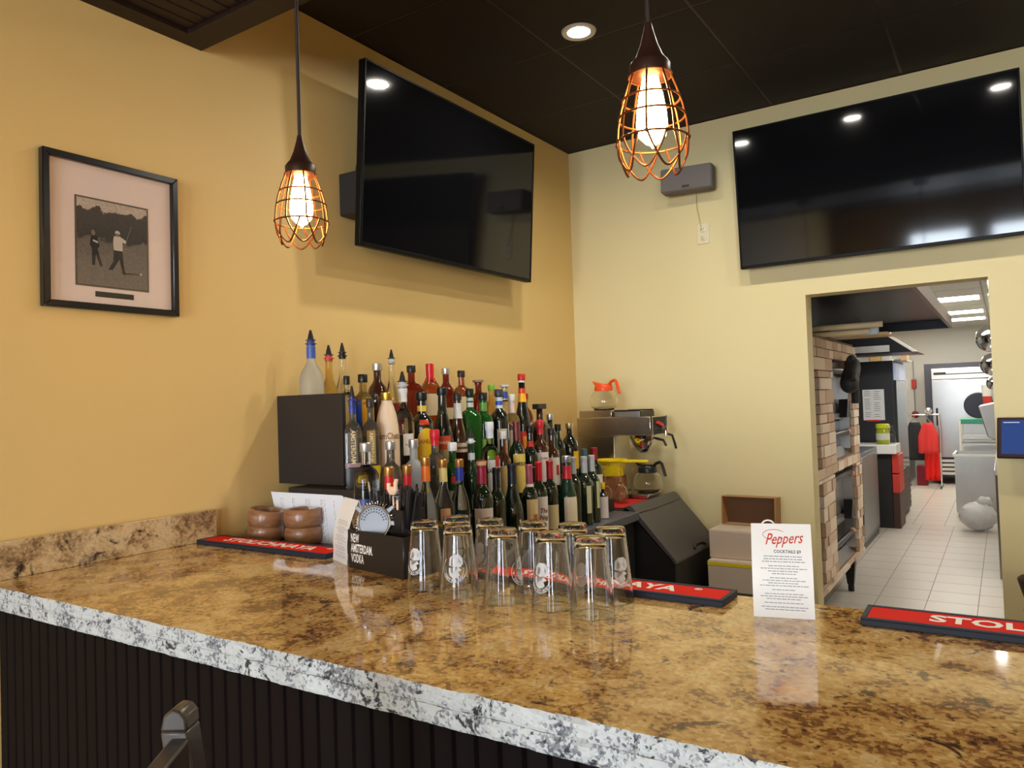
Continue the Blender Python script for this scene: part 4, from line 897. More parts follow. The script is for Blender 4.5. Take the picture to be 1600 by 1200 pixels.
# ---------------------------------------------------------------- ice bin with slanted lid
ib = thing('ice_bin', 'black plastic ice bin with a sloping lid in front of the coffee machine', 'ice bin')
M_BIN = mat('bin_plastic', srgb(76, 72, 69), 0.5, bump=0.25, bscale=400)
M_BIN2 = mat('bin_body', srgb(30, 28, 28), 0.5)
Yb0, Yb1 = 3.372, 3.955
G().prism([(-1.785, 0.0), (-1.325, 0.0), (-1.312, 0.48), (-1.322, 0.70), (-1.345, 0.715), (-1.565, 0.945), (-1.785, 0.945)], 'y', Yb0+0.006, Yb1).build('body', M_BIN2, ib, bevel=0.006)
li = G().prism([(-1.585, 0.952), (-1.545, 0.968), (-1.530, 0.966), (-1.318, 0.722), (-1.316, 0.700), (-1.326, 0.700), (-1.336, 0.712), (-1.56, 0.95)], 'y', Yb0, Yb1+0.004).build('lid', M_BIN, ib, bevel=0.004)
d = Vector((-1.318+1.53, 0, 0.722-0.966)).normalized(); nrm = Vector((-d.z, 0, d.x))
def onlid(s_, y, h=0.0006): 
    p = Vector((-1.53, 0, 0.966))+d*s_+nrm*h; return (p.x, y, p.z)
G().tube([onlid(0.045, Yb0+0.02), onlid(0.05, Yb0+0.2), onlid(0.045, Yb1-0.04)], 0.003, 6).build('hinge_groove', M_BLK, li)
G().tube([onlid(0.315, Yb0+0.26), onlid(0.300, Yb0+0.30), onlid(0.300, Yb0+0.38), onlid(0.315, Yb0+0.42)], 0.009, 8).build('grip', M_BIN2, li)
# flat red mat, glasses, yellow tub, filter stack
rm = box('drying_mat', mat('red_mat', srgb(196, 30, 26), 0.6), -1.775, -1.595, 3.40, 3.715, 0.9456, 0.9515, bevel=0.002)
tag(rm, 'thin red drying mat on top of the black ice bin', 'mat')
def wine_glass(label, x, y):
    z = 0.9518; H = 0.155
    pr = [(0.030, 0.0), (0.033, 0.02), (0.0335, 0.04), (0.028, 0.062), (0.014, 0.076), (0.0045, 0.084), (0.0032, 0.10), (0.0032, 0.142), (0.006, 0.148), (0.026, 0.153), (0.0275, 0.155), (0.0005, 0.1555)]
    inn = [(0.0005, 0.074), (0.012, 0.073), (0.0265, 0.060), (0.032, 0.04), (0.0315, 0.02), (0.0286, 0.0)]
    g = G().lathe(inn+pr, 28, caps=False)
    o = g.build('wine_glass', M_GLASS, loc=(x, y, z)); o.scale = (1, 1, 1.27)
    return tag(o, label, 'wine glass', 'upturned wine glasses')
wine_glass('stemmed wine glass upside down on the red mat, left of the pair', -1.715, 3.47)
wine_glass('stemmed wine glass upside down on the red mat, right of the pair', -1.665, 3.545)
M_YEL = mat('yellow_plastic', srgb(236, 206, 20), 0.35)
fs_ = box('filter_stack', mat('brown_paper', srgb(150, 96, 60), 0.7, var=0.12, vscale=60), -1.825, -1.70, 3.575, 3.70, 0.952, 1.082, bevel=0.008)
tag(fs_, 'stack of brown paper coffee filters under the yellow tub', 'coffee filters')
yt = thing('yellow_tub', 'bright yellow plastic tub with a long handle before the coffee machine', 'tub', (-1.760, 3.63, 1.0825))
g = G().lathe([(0.001, 0.0), (0.066, 0.0), (0.080, 0.075), (0.088, 0.078), (0.088, 0.084), (0.078, 0.082), (0.063, 0.006), (0.001, 0.006)], 32, caps=False, m=Matrix.Diagonal((1.0, 0.95, 1, 1)))
g.build('bowl', M_YEL, yt)
G().prism([(0.05, -0.03), (0.14, -0.014), (0.19, -0.012), (0.19, 0.012), (0.14, 0.014), (0.05, 0.03)], 'z', 0.070, 0.083, Matrix.Translation((0.02, 0, 0))).build('handle', M_YEL, yt, bevel=0.003)

# ---------------------------------------------------------------- coffee machine, facing the bar aisle
cm_ = thing('coffee_machine', 'stainless two-burner coffee machine in the corner with a red switch', 'coffee machine', (-1.742, 3.72, 0.9456))
# local: front is +x
xb, xf = -0.265, 0.175
M_CST = mat('warm_steel', (0.60, 0.56, 0.50), 0.25, 1.0, var=0.06, vscale=10)
G().bx(xb, xf-0.03, 0.01, 0.215, 0.0, 0.028).build('base', M_CST, cm_, bevel=0.004)
G().bx(xb, -0.04, 0.01, 0.215, 0.028, 0.34).build('column', M_CST, cm_, bevel=0.004)
G().bx(xb, xf, 0.005, 0.22, 0.34, 0.44).build('head', M_CST, cm_, bevel=0.004)
G().bx(xb+0.01, -0.055, 0.02, 0.205, 0.44, 0.478).build('top_warmer', M_CST, cm_, bevel=0.003)
G().bx(-0.04, 0.11, 0.02, 0.205, 0.44, 0.470).build('top_tray', M_STEELD, cm_, bevel=0.003)
G().bx(0.11, 0.114, 0.02, 0.205, 0.44, 0.47).bx(-0.04, 0.11, 0.02, 0.03, 0.47, 0.478).bx(-0.04, 0.11, 0.195, 0.205, 0.47, 0.478).build('tray_rail', M_BLK, cm_, smooth=False)
fp = G().bx(xf, xf+0.006, 0.012, 0.213, 0.345, 0.436).build('front_panel', M_BLKM, cm_)
G().bx(xf, xf+0.009, 0.005, 0.012, 0.34, 0.44).bx(xf, xf+0.009, 0.213, 0.22, 0.34, 0.44).build('panel_trim', M_CHROME, fp, smooth=False)
G().prism([(0.06, 0.40), (0.12, 0.385), (0.14, 0.375), (0.14, 0.395), (0.12, 0.405), (0.065, 0.415)], 'x', xf+0.006, xf+0.02).build('red_switch', mat('red_plastic', srgb(206, 40, 34), 0.35), fp, bevel=0.002)
G().lathe([(0.010, 0), (0.010, 0.03), (0.014, 0.032), (0.014, 0.042)], 16, m=Matrix.Translation((xf+0.006, 0.12, 0.372)) @ Matrix.Rotation(PI/2, 4, 'Y')).cyl((xf+0.035, 0.12, 0.372), (xf+0.037, 0.12, 0.335), 0.008, 12).build('faucet', M_CHROME, cm_)
G().tube([(xf+0.03, 0.14, 0.345), (xf+0.06, 0.15, 0.335), (xf+0.072, 0.155, 0.29), (xf+0.078, 0.155, 0.262)], 0.0065, 8).build('faucet_handle', M_BLK, cm_)
bk = G().lathe([(0.02, 0.243), (0.035, 0.252), (0.06, 0.285), (0.075, 0.325), (0.076, 0.34)], 32, c=(0.085, 0.112)).build('brew_funnel', M_CHROME, cm_)
G().tube([(0.15, 0.112, 0.322), (0.20, 0.112, 0.31), (0.215, 0.112, 0.28)], 0.007, 8).build('funnel_handle', M_BLK, bk)
def carafe(label, x, y, z, col, colname, hdir, group='coffee carafes'):
    t = thing('coffee_carafe', label, 'carafe', (x, y, z), (0, 0, hdir), group)
    pr = [(0.055, 0.0), (0.072, 0.012), (0.079, 0.04), (0.074, 0.07), (0.058, 0.095), (0.047, 0.105), (0.047, 0.118)]
    inn = [(0.0445, 0.118), (0.0445, 0.105), (0.056, 0.093), (0.0715, 0.07), (0.0765, 0.04), (0.07, 0.014), (0.054, 0.003), (0.0005, 0.003)]
    G().lathe([(0.0005, 0.0)]+pr+inn, 36, caps=False).build('glass_pot', M_GLASS, t)
    mc = mat(colname, col, 0.35)
    c = G().lathe([(0.049, 0.100), (0.051, 0.102), (0.051, 0.118), (0.048, 0.135), (0.043, 0.140), (0.043, 0.118), (0.0465, 0.100)], 32, caps=False).build('collar', mc, t)
    G().prism([(-0.045, 0.108), (-0.047, 0.135), (-0.075, 0.158), (-0.02, 0.142)], 'y', -0.018, 0.018).build('spout', mc, c, bevel=0.003)
    G().tube([(0.035, 0, 0.130), (0.058, 0, 0.152), (0.082, 0, 0.160), (0.094, 0, 0.152), (0.105, 0, 0.120), (0.115, 0, 0.085)], 0.0085, 8).build('handle', mc, c)
    G().lathe([(0.057, 0.0), (0.058, -0.004), (0.05, -0.006)], 28).build('base_band', M_BLK, t)
    return t
carafe('glass coffee carafe with orange collar and handle on top of the machine', -1.885, 3.83, 0.9456+0.4785+0.006, srgb(240, 84, 34), 'orange_plastic', math.radians(-15))
carafe('glass coffee carafe with black collar and handle under the brew funnel', -1.640, 3.83, 0.9456+0.0285+0.006, (0.012, 0.012, 0.012), 'black_collar', math.radians(-12))

# ---------------------------------------------------------------- boxes by the back wall
uc = thing('bottle_cooler', 'low black bottle cooler under the cardboard boxes by the back wall', 'cooler')
G().bx(-1.275, -0.88, 3.50, 4.07, 0.0, 0.50).build('cabinet', M_BLKM, uc, bevel=0.006)
G().bx(-1.29, -0.865, 3.48, 4.072, 0.50, 0.53).build('lid', M_BLKM, uc, bevel=0.006)
def carton(label, x0, x1, y0, y1, z0, z1, m, tape=None, rz=0.0):
    cxx, cyy = (x0+x1)/2, (y0+y1)/2
    t = thing('carton', label, 'box', (cxx, cyy, z0), (0, 0, rz), 'cartons stacked by the back wall')
    w_, d_, h_ = x1-x0, y1-y0, z1-z0
    b_ = G().bx(-w_/2, w_/2, -d_/2, d_/2, 0, h_).build('body', m, t, bevel=0.003)
    G().bx(-w_/2+0.002, -0.001, -d_/2+0.002, d_/2-0.002, h_, h_+0.003).build('flap', m, t, smooth=False)
    G().bx(0.001, w_/2-0.002, -d_/2+0.002, d_/2-0.002, h_, h_+0.003).build('flap', m, t, smooth=False)
    if tape:
        G().bx(-w_/2, w_/2, -d_/2-0.0008, -d_/2, h_-0.02, h_-0.003).build('tape', tape, b_, smooth=False)
    return t
M_TAPE = mat('yellow_tape', srgb(226, 200, 40), 0.4)
M_CARDT = mat('pale_cardboard', srgb(196, 178, 160), 0.75)
carton('pale carton with yellow tape stripe at the bottom of the stack', -1.260, -0.980, 3.64, 3.95, 0.5302, 0.675, M_CARDT, M_TAPE)
carton('taller grey-beige carton behind the taped one', -1.268, -1.003, 3.70, 3.98, 0.6785, 0.815, M_CARDT)
t = thing('open_carton', 'shallow brown cardboard box standing open on its side at the top', 'box', (-1.118, 3.86, 0.8185), (math.radians(-4), 0, math.radians(-3)))
w_, h_, d_ = 0.275, 0.148, 0.09
G().bx(-w_/2, w_/2, d_-0.004, d_, 0, h_).build('bottom_panel', mat('dark_cardboard', srgb(120, 88, 64), 0.8), t, smooth=False)
for nm, a in (('side_panel', (-w_/2, -w_/2+0.004, 0, d_-0.004, 0, h_)), ('side_panel', (w_/2-0.004, w_/2, 0, d_-0.004, 0, h_)), ('side_panel', (-w_/2+0.004, w_/2-0.004, 0, d_-0.004, 0, 0.004)), ('side_panel', (-w_/2+0.004, w_/2-0.004, 0, d_-0.004, h_-0.004, h_))):
    G().bx(*a).build(nm, M_CARDB, t, smooth=False)
t2 = G().bx(-0.14, 0.14, -0.0008, 0.0, 0, 0.055).build('x', M_CARDG); bpy.data.objects.remove(t2)

# ---------------------------------------------------------------- till tablet and basket at the right of the doorway
tb = thing('till_tablet', 'dark framed till tablet on the yellow wall right of the doorway', 'tablet', (0.085, 3.98, 1.255), (math.radians(-16), 0, math.radians(-8)))
G().bx(-0.125, 0.125, -0.006, 0.012, -0.092, 0.092).build('case', mat('maroon_case', srgb(42, 18, 24), 0.35), tb, bevel=0.005)
sc = G().bx(-0.108, 0.108, -0.0068, -0.006, -0.074, 0.078).build('screen', mat('tablet_screen', srgb(40, 60, 110), 0.15, emit=srgb(52, 78, 140), es=0.55), tb, smooth=False)
G().bx(0.02, 0.05, -0.0072, -0.0068, -0.045, -0.015).build('screen_icon', mat('screen_icon', srgb(120, 200, 210), 0.2, emit=srgb(120, 200, 210), es=0.5), sc, smooth=False)
G().bx(-0.1, -0.04, -0.0072, -0.0068, 0.066, 0.070).build('screen_bar', mat('screen_bar', srgb(180, 190, 220), 0.2, emit=srgb(180, 190, 220), es=0.4), sc, smooth=False)
G().bx(-0.03, 0.03, 0.012, 0.09, -0.03, 0.03).build('wall_arm', M_BLK, tb)
bs = thing('waste_bin', 'dark brown ribbed waste bin cut off by the right picture edge', 'bin', (0.155, 3.80, 0))
pr = [(0.10, 0.0), (0.125, 0.60), (0.142, 0.66), (0.146, 0.68), (0.140, 0.685), (0.125, 0.67), (0.115, 0.60), (0.0005, 0.59)]
G().lathe([(0.0005, 0)]+pr, 32, caps=False).build('bucket', mat('bin_brown', srgb(58, 32, 26), 0.45), bs)
for q in range(8):
    z = 0.08+q*0.065
    G().lathe([(0.102+0.025*z/0.6+0.001, z), (0.102+0.025*z/0.6+0.005, z+0.012), (0.102+0.025*z/0.6+0.002, z+0.024)], 32, caps=False).build('rib', mat('bin_brown', srgb(58, 32, 26), 0.45), bs)

# ---------------------------------------------------------------- bar stool, back just in view
bsx, bsy = -0.66, 0.36
tl = thing('bar_stool', 'dark wooden bar stool, only a corner of its back in view below the counter', 'bar stool', (-0.73, 0.395, 0), (0, 0, math.radians(-59)))
M_ST = wood('stool_wood', srgb(50, 42, 36), srgb(74, 62, 54), (12, 12, 3), 0.35, 0.2)
# local: back posts along x at y=0, seat towards +y
for s_ in (-1, 1):
    pts = [(s_*0.175, 0.02, 0.0), (s_*0.175, 0.03, 0.45), (s_*0.172, 0.035, 0.74), (s_*0.168, 0.008, 0.95), (s_*0.165, -0.012, 1.115)]
    g = G()
    for (a, b) in zip(pts, pts[1:]):
        w2 = 0.017
        vs = [(a[0]-w2, a[1]-0.016, a[2]), (a[0]+w2, a[1]-0.016, a[2]), (a[0]+w2, a[1]+0.016, a[2]), (a[0]-w2, a[1]+0.016, a[2]), (b[0]-w2, b[1]-0.016, b[2]), (b[0]+w2, b[1]-0.016, b[2]), (b[0]+w2, b[1]+0.016, b[2]), (b[0]-w2, b[1]+0.016, b[2])]
        g.add(vs, [(0,3,2,1),(4,5,6,7),(0,1,5,4),(1,2,6,5),(2,3,7,6),(3,0,4,7)])
    b_ = pts[-1]
    g.prism([(-0.016, 0), (0.016, 0), (0.015, 0.014), (0.008, 0.023), (-0.002, 0.025), (-0.012, 0.018)], 'x', b_[0]-0.017, b_[0]+0.017, Matrix.Translation((0, b_[1], b_[2])))
    g.build('back_post', M_ST, tl, bevel=0.003)
    G().bx(s_*0.165-0.016, s_*0.165+0.016, 0.33, 0.362, 0, 0.73).build('leg', M_ST, tl, bevel=0.003)
G().prism([(-0.15, 1.015), (0.15, 1.015), (0.15, 1.108), (0.06, 1.095), (-0.06, 1.095), (-0.15, 1.108)], 'y', -0.016, 0.006).build('top_rail', M_ST, tl, bevel=0.003)
G().bx(-0.155, 0.155, -0.004, 0.016, 0.86, 0.91).build('back_rail', M_ST, tl, bevel=0.003)
G().bx(-0.19, 0.19, -0.01, 0.37, 0.74, 0.785).build('seat', mat('stool_pad', (0.015, 0.013, 0.012), 0.5), tl, bevel=0.012, seg=3)
for z in (0.25, 0.4):
    G().bx(-0.158, 0.158, 0.335, 0.355, z, z+0.03).build('stretcher', M_ST, tl, bevel=0.002)
    G().bx(-0.158, 0.158, 0.018, 0.038, z, z+0.03).build('stretcher', M_ST, tl, bevel=0.002)
# ================================================================ kitchen
KX = -0.95
# ---- stone-faced double deck oven, front facing the aisle (+x)
ov = thing('pizza_oven', 'double-deck pizza oven faced with pale stone just inside the doorway', 'oven')
M_STONE = [mat('stone_%d' % i, srgb(*c), 0.85, var=0.12, vscale=30, bump=0.6, bscale=60) for i, c in enumerate([(214, 190, 166), (224, 202, 180), (204, 176, 152), (230, 212, 192), (196, 166, 142)])]
M_OVS = mat('oven_steel', (0.34, 0.33, 0.32), 0.4, 0.9, var=0.1, vscale=8)
Y0, Y1_, Z0, Z1 = 4.28, 6.30, 0.27, 1.84
OPEN = [(5.30, 6.06, 1.03, 1.70), (5.24, 6.08, 0.30, 0.955), (4.70, 4.86, 1.02, 1.62), (4.70, 4.86, 0.33, 0.93)]
g = G().bx(-2.2, KX-0.10, Y0, Y1_, Z0, Z1)
g.build('body', M_BLKM, ov, smooth=False)
g = G()      # mortar bed between the openings
def bed(y0, y1, z0, z1): g.bx(KX-0.10, KX-0.018, y0, y1, z0, z1)
bed(Y0, 4.70, Z0, Z1); bed(4.86, 5.24, Z0, Z1); bed(6.08, Y1_, Z0, Z1); bed(4.70, 4.86, Z0, 0.33); bed(4.70, 4.86, 0.93, 1.02); bed(4.70, 4.86, 1.62, Z1)
bed(5.24, 6.08, 0.955, 1.03); bed(5.24, 6.08, 1.70, Z1); bed(5.24, 6.08, Z0, 0.30); bed(5.24, 5.30, 1.03, 1.70); bed(6.06, 6.08, 1.03, 1.70)
g.build('mortar', mat('mortar', srgb(132, 108, 90), 0.9), ov, smooth=False)
random.seed(21)
z = Z0; sm = {}
for i, m_ in enumerate(M_STONE):
    o = G().bx(0, 1, 0, 1, 0, 1).build('stone', m_, smooth=False); sm[i] = o.data; bpy.data.objects.remove(o)
while z < Z1-0.02:
    h = random.choice((0.06, 0.075, 0.09)); h = min(h, Z1-z)
    for o_ in OPEN:      # courses end at the sill and head of the openings
        for lim in (o_[2], o_[3]):
            if z+0.02 < lim < z+h+0.03: h = lim-z
    y = Y0-random.uniform(0, 0.1)
    while y < Y1_:
        l = random.uniform(0.13, 0.27)
        a, b_ = max(y, Y0), min(y+l, Y1_)
        segs = [(a, b_)]
        for (oy0, oy1, oz0, oz1) in OPEN:
            if z+h*0.5 > oz0 and z+h*0.5 < oz1:
                ns = []
                for (p, q) in segs:
                    if q <= oy0 or p >= oy1: ns.append((p, q))
                    else:
                        if p < oy0: ns.append((p, oy0+random.uniform(-.0, .01)))
                        if q > oy1: ns.append((oy1-random.uniform(0, .01), q))
                segs = ns
        for p, q in segs:
            if q-p > 0.025:
                d_ = random.uniform(0.022, 0.032)
                o = bpy.data.objects.new('stone', sm[random.randrange(5)]); COL.objects.link(o); o.parent = ov
                o.location = (KX-0.022, p+0.003, z+0.003); o.scale = (d_, q-p-0.006, h-0.006)
        y += l
    z += h
for k, (oy0, oy1, oz0, oz1) in enumerate(OPEN[:2]):
    G().bx(KX-0.10, KX-0.085, oy0, oy1, oz0+0.30, oz1).build('oven_door', M_OVS, ov, smooth=False)
    d_ = G().bx(KX-0.098, KX-0.06, oy0, oy1-0.1, oz0+0.26, oz0+0.30).build('door_ledge', M_OVS, ov, smooth=False)
    G().bx(KX-0.10, KX-0.09, oy0, oy1, oz0+0.06, oz0+0.24).build('lower_door', mat('oven_dark', (0.03, 0.03, 0.03), 0.4), ov, smooth=False)
    G().prism([(KX-0.1, oz0+0.0), (KX-0.03, oz0+0.0), (KX-0.08, oz0+0.06), (KX-0.1, oz0+0.06)], 'y', oy0, oy1).build('sill', M_OVS, ov, smooth=False)
    G().cyl((KX-0.03, oy0+0.08, oz0+0.60), (KX-0.03, oy1-0.06, oz0+0.60), 0.022, 12).build('door_handle', M_BLK, ov)
    G().cyl((KX-0.03, oy0+0.10, oz0+0.16), (KX-0.03, oy1-0.10, oz0+0.16), 0.02, 12).build('door_handle', M_BLK, ov)
    G().sphere((KX-0.03, oy1-0.03, oz0+0.58), 0.028, 12, 8).build('handle_knob', mat('knob_wood', srgb(190, 140, 110), 0.4), ov)
    G().sphere((KX-0.03, oy1-0.06, oz0+0.16), 0.026, 12, 8).build('handle_knob', mat('knob_wood', srgb(190, 140, 110), 0.4), ov)
    G().prism([(oy1-0.20, oz0+0.27), (oy1-0.02, oz0+0.27), (oy1-0.13, oz0+0.40)], 'x', KX-0.07, KX-0.01).build('hinge_bracket', M_BLK, ov, smooth=False)
    G().bx(KX-0.09, KX-0.02, oy1-0.05, oy1-0.02, oz0+0.04, oz0+0.56).build('side_rail', M_STEEL, ov, smooth=False)
for (lx, ly) in ((-1.02, 6.10), (-2.05, 6.10), (-1.02, 4.45), (-2.05, 4.45)):
    G().lathe([(0.032, 0.055), (0.062, 0.27)], 4, m=Matrix.Translation((lx, ly, 0)) @ Matrix.Rotation(PI/4, 4, 'Z')).cyl((lx, ly, 0), (lx, ly, 0.056), 0.022, 12).build('leg', M_BLK, ov, smooth=False)
gl = thing('oven_glove', 'black oven glove hanging on the top deck of the stone oven', 'oven glove', (KX+0.075, 5.62, 1.70))
G().tube([(0, 0, -0.02), (0.01, -0.03, -0.06), (0.0, -0.08, -0.12), (0.0, -0.12, -0.16)], 0.05, 10, r2=0.062).sphere((0, 0, -0.02), 0.055, 12, 8, (.7, 1.1, 1)).sphere((0, -0.12, -0.165), 0.064, 12, 8, (.95, 1, 1)).tube([(0.02, -0.1, -0.1), (0.03, -0.16, -0.11), (0.03, -0.19, -0.14)], 0.024, 8).build('mitt', M_BLKM, gl)
G().tube([(0.0, 0.03, -0.03), (0.0, 0.08, -0.10), (0.0, 0.10, -0.2), (0, 0.10, -0.3)], 0.028, 8).build('cuff_loop', M_BLKM, gl)
sb = box('wood_offcut', mat('offcut', srgb(190, 160, 110), 0.7), -1.35, -1.3, 6.0, 6.18, 0.0, 0.26); tag(sb, 'pale board standing on the floor under the stone oven', 'board')
# long rolled tubes and cartons on top of the oven
for i, (y, z, x0, x1, r) in enumerate([(5.14, 1.893, -1.5, -0.615, 0.018), (5.22, 1.859, -1.5, -0.70, 0.018)]):
    o = G().cyl((x0, y, z), (x1, y, z), r, 16).build('cardboard_tube', mat('tube_card', srgb(206, 182, 140), 0.7))
    tag(o, ['upper long beige cardboard tube lying on the stone oven', 'lower long beige cardboard tube lying on the stone oven'][i], 'tube', 'tubes on the oven')
o = box('foil_box', mat('foil_box', srgb(170, 176, 184), 0.35), -0.94, -0.66, 5.27, 5.33, 1.842, 1.915); tag(o, 'long silver-grey foil box behind the tubes on the oven', 'box')
o = box('oven_shelf_board', mat('shelf_board', srgb(196, 160, 110), 0.6), -1.6, -0.62, 5.40, 5.62, 1.842, 1.862); tag(o, 'pale wooden board lying across the stone oven top', 'board')
# ---- hood over the oven
hd = thing('exhaust_hood', 'large dark exhaust hood over the stone oven inside the doorway', 'hood')
M_HOOD = mat('hood_steel', (0.010, 0.010, 0.013), 0.35, 0.3, spec=0.25)
G().bx(-2.58, -0.36, 7.44, 7.48, 2.0, 2.09).build('end_panel', M_HOOD, hd, smooth=False)
G().bx(-0.38, -0.355, 4.30, 7.44, 2.0, 2.09).build('front_panel', mat('hood_front', (0.16, 0.13, 0.11), 0.45, 0.5), hd, smooth=False)
G().bx(-2.58, -0.38, 4.30, 7.44, 2.07, 2.09).build('roof_panel', M_HOOD, hd, smooth=False)
G().bx(-2.58, -0.38, 4.30, 4.33, 2.0, 2.07).build('end_panel', M_HOOD, hd, smooth=False)
h2 = thing('exhaust_hood', 'second dark hood with a pale sloping edge farther down the kitchen', 'hood')
G().prism([(-2.55, 1.90), (-0.76, 1.885), (-0.80, 1.90), (-1.06, 2.10), (-2.55, 2.10)], 'y', 9.0, 9.93).build('canopy', M_HOOD, h2, smooth=False)
G().prism([(-0.76, 1.885), (-1.04, 2.10), (-1.08, 2.10), (-0.80, 1.885)], 'y', 8.98, 9.0).build('edge_trim', M_KW, h2, smooth=False)
G().bx(-2.55, -1.04, 8.985, 9.0, 2.10, 2.14).build('top_trim', mat('trim_tan', srgb(200, 170, 110), 0.6), h2, smooth=False)
G().bx(-1.5, -1.02, 8.99, 9.0, 1.90, 1.97).build('grease_panel', M_STEELD, h2, smooth=False)
G().bx(-2.5, -1.1, 9.05, 9.9, 2.10, 2.50).build('duct', M_KW, h2, smooth=False)
G().bx(-2.3, -0.9, 4.6, 7.2, 2.09, 2.50).build('duct_casing', M_HOOD, hd, smooth=False)
# ---- line of equipment along the aisle (front plane about x = -1.17)
rk = thing('wire_rack', 'chrome wire rack with shelves standing beyond the stone oven', 'rack')
for (x, y) in ((-1.60, 6.80), (-1.20, 6.80), (-1.60, 7.44), (-1.20, 7.44)): G().cyl((x, y, 0.6005), (x, y, 1.18), 0.012, 8).build('post', M_CHROME, rk)
for z in (0.62, 0.74, 0.86, 0.98, 1.12):
    g = G()
    for y in (6.80, 7.44): g.cyl((-1.6, y, z), (-1.2, y, z), 0.006, 6)
    for x in (-1.6, -1.2): g.cyl((x, 6.80, z), (x, 7.44, z), 0.006, 6)
    for k in range(9): g.cyl((-1.6, 6.87+k*0.063, z), (-1.2, 6.87+k*0.063, z), 0.003, 5)
    g.build('shelf', M_CHROME, rk)
cb = thing('steel_cabinet', 'low stainless cabinet with black casters in the aisle', 'cabinet')
G().bx(-2.0, -1.19, 6.75, 7.5, 0.09, 0.60).build('body', M_STEEL, cb, smooth=False, bevel=0.004)
for (x, y) in ((-1.24, 6.82), (-1.24, 7.43)): G().lathe([(0.045, -0.02), (0.045, 0.02)], 16, m=Matrix.Translation((x, y, 0.045)) @ Matrix.Rotation(PI/2, 4, 'Y')).build('caster', M_BLK, cb)
pc = thing('prep_fridge', 'blue-grey stainless prep fridge with a vertical handle in the aisle', 'fridge')
G().bx(-2.0, -1.155, 7.55, 8.75, 0.06, 0.90).build('body', mat('blue_steel', (0.20, 0.23, 0.28), 0.35, 0.8), pc, bevel=0.004)
G().bx(-2.0, -1.16, 7.6, 8.7, 0.0, 0.06).build('plinth', M_BLK, pc, smooth=False)
G().bx(-1.155, -1.14, 7.62, 7.66, 0.15, 0.82).build('handle', M_BLK, pc, smooth=False)
G().bx(-1.154, -1.148, 7.70, 8.7, 0.1, 0.86).build('door', M_STEELD, pc, bevel=0.003)
tbw = thing('work_table', 'white-topped work table holding the yellow jar', 'table')
G().bx(-1.75, -1.0, 9.0, 9.40, 0.80, 0.90).build('top', mat('white_top', srgb(240, 240, 238), 0.3), tbw, bevel=0.006)
G().bx(-1.72, -1.06, 9.05, 9.4, 0.0, 0.80).build('cabinet', M_BLKM, tbw, smooth=False)
jr = thing('pickle_jar', 'yellow-green jar with lid and white label on the white work table', 'jar', (-1.135, 9.10, 0.9005))
G().lathe([(0.06, 0), (0.068, 0.01), (0.068, 0.15), (0.058, 0.17), (0.056, 0.185)], 24).build('jar_body', mat('pickle', srgb(150, 158, 40), 0.15, coat=0.5), jr)
G().lathe([(0.0685, 0.05), (0.0685, 0.12)], 24, caps=False).build('label', mat('jar_label', srgb(206, 210, 190), 0.5), jr)
G().lathe([(0.064, 0.172), (0.068, 0.176), (0.068, 0.215), (0.060, 0.222)], 24).build('lid', mat('jar_lid', srgb(196, 206, 30), 0.35), jr)
bg = G().lathe([(0.045, 0), (0.045, 0.11), (0.018, 0.15), (0.016, 0.2)], 20).build('glass_bottle', M_GLASS, loc=(-1.075, 9.3, 0.9005)); tag(bg, 'small clear bottle beside the yellow jar', 'bottle')
bfz = thing('black_refrigerator', 'tall black refrigerator with a posted white order sheet on its side', 'refrigerator')
G().bx(-1.95, -1.055, 9.5, 10.6, 0.0, 1.82).build('body', mat('black_enamel', srgb(44, 44, 50), 0.4), bfz, bevel=0.006)
G().bx(-1.055, -1.03, 9.55, 10.55, 0.55, 1.60).build('glass_door', mat('door_glass', srgb(74, 84, 84), 0.12, 0.3), bfz, bevel=0.004)
G().bx(-1.055, -1.03, 9.55, 10.55, 1.60, 1.79).build('lit_header', mat('header', srgb(180, 190, 214), 0.3, emit=srgb(190, 200, 226), es=0.5), bfz, smooth=False)
G().bx(-1.055, -1.03, 9.55, 10.55, 0.05, 0.54).build('louvre_panel', mat('louvre', srgb(70, 46, 40), 0.5), bfz, smooth=False)
for k in range(6): G().bx(-1.03, -1.024, 9.58, 10.52, 0.09+k*0.07, 0.12+k*0.07).build('slat', mat('louvre', srgb(70, 46, 40), 0.5), bfz, smooth=False)
os_ = thing('order_sheet', 'white printed sheet posted on the black refrigerator', 'sheet', (-1.265, 9.497, 1.325))
G().bx(-0.112, 0.112, -0.002, 0, -0.175, 0.175).build('paper', M_PAPER, os_, smooth=False)
G().bx(-0.075, 0.065, -0.012, -0.002, -0.19, -0.172).build('red_clip', mat('red_plastic', srgb(206, 40, 34), 0.35), os_, smooth=False)
g = G(); random.seed(9)
for c_ in (-0.095, 0.005):
    for k in range(14):
        v = 0.15-k*0.022
        if random.random() < 0.85: g.add([(c_, -0.0024, v), (c_+random.uniform(.05, .085), -0.0024, v), (c_+.05, -0.0024, v+.006), (c_, -0.0024, v+.006)], [(0, 1, 2, 3)])
tag(g.build('print', M_INKL, os_, smooth=False, fix=False), kind='stuff')
sv = thing('wall_shelf', 'white shelf edge above the black refrigerator', 'shelf'); G().bx(-1.95, -0.95, 9.95, 10.5, 1.823, 1.838).build('board', M_KW, sv, smooth=False)
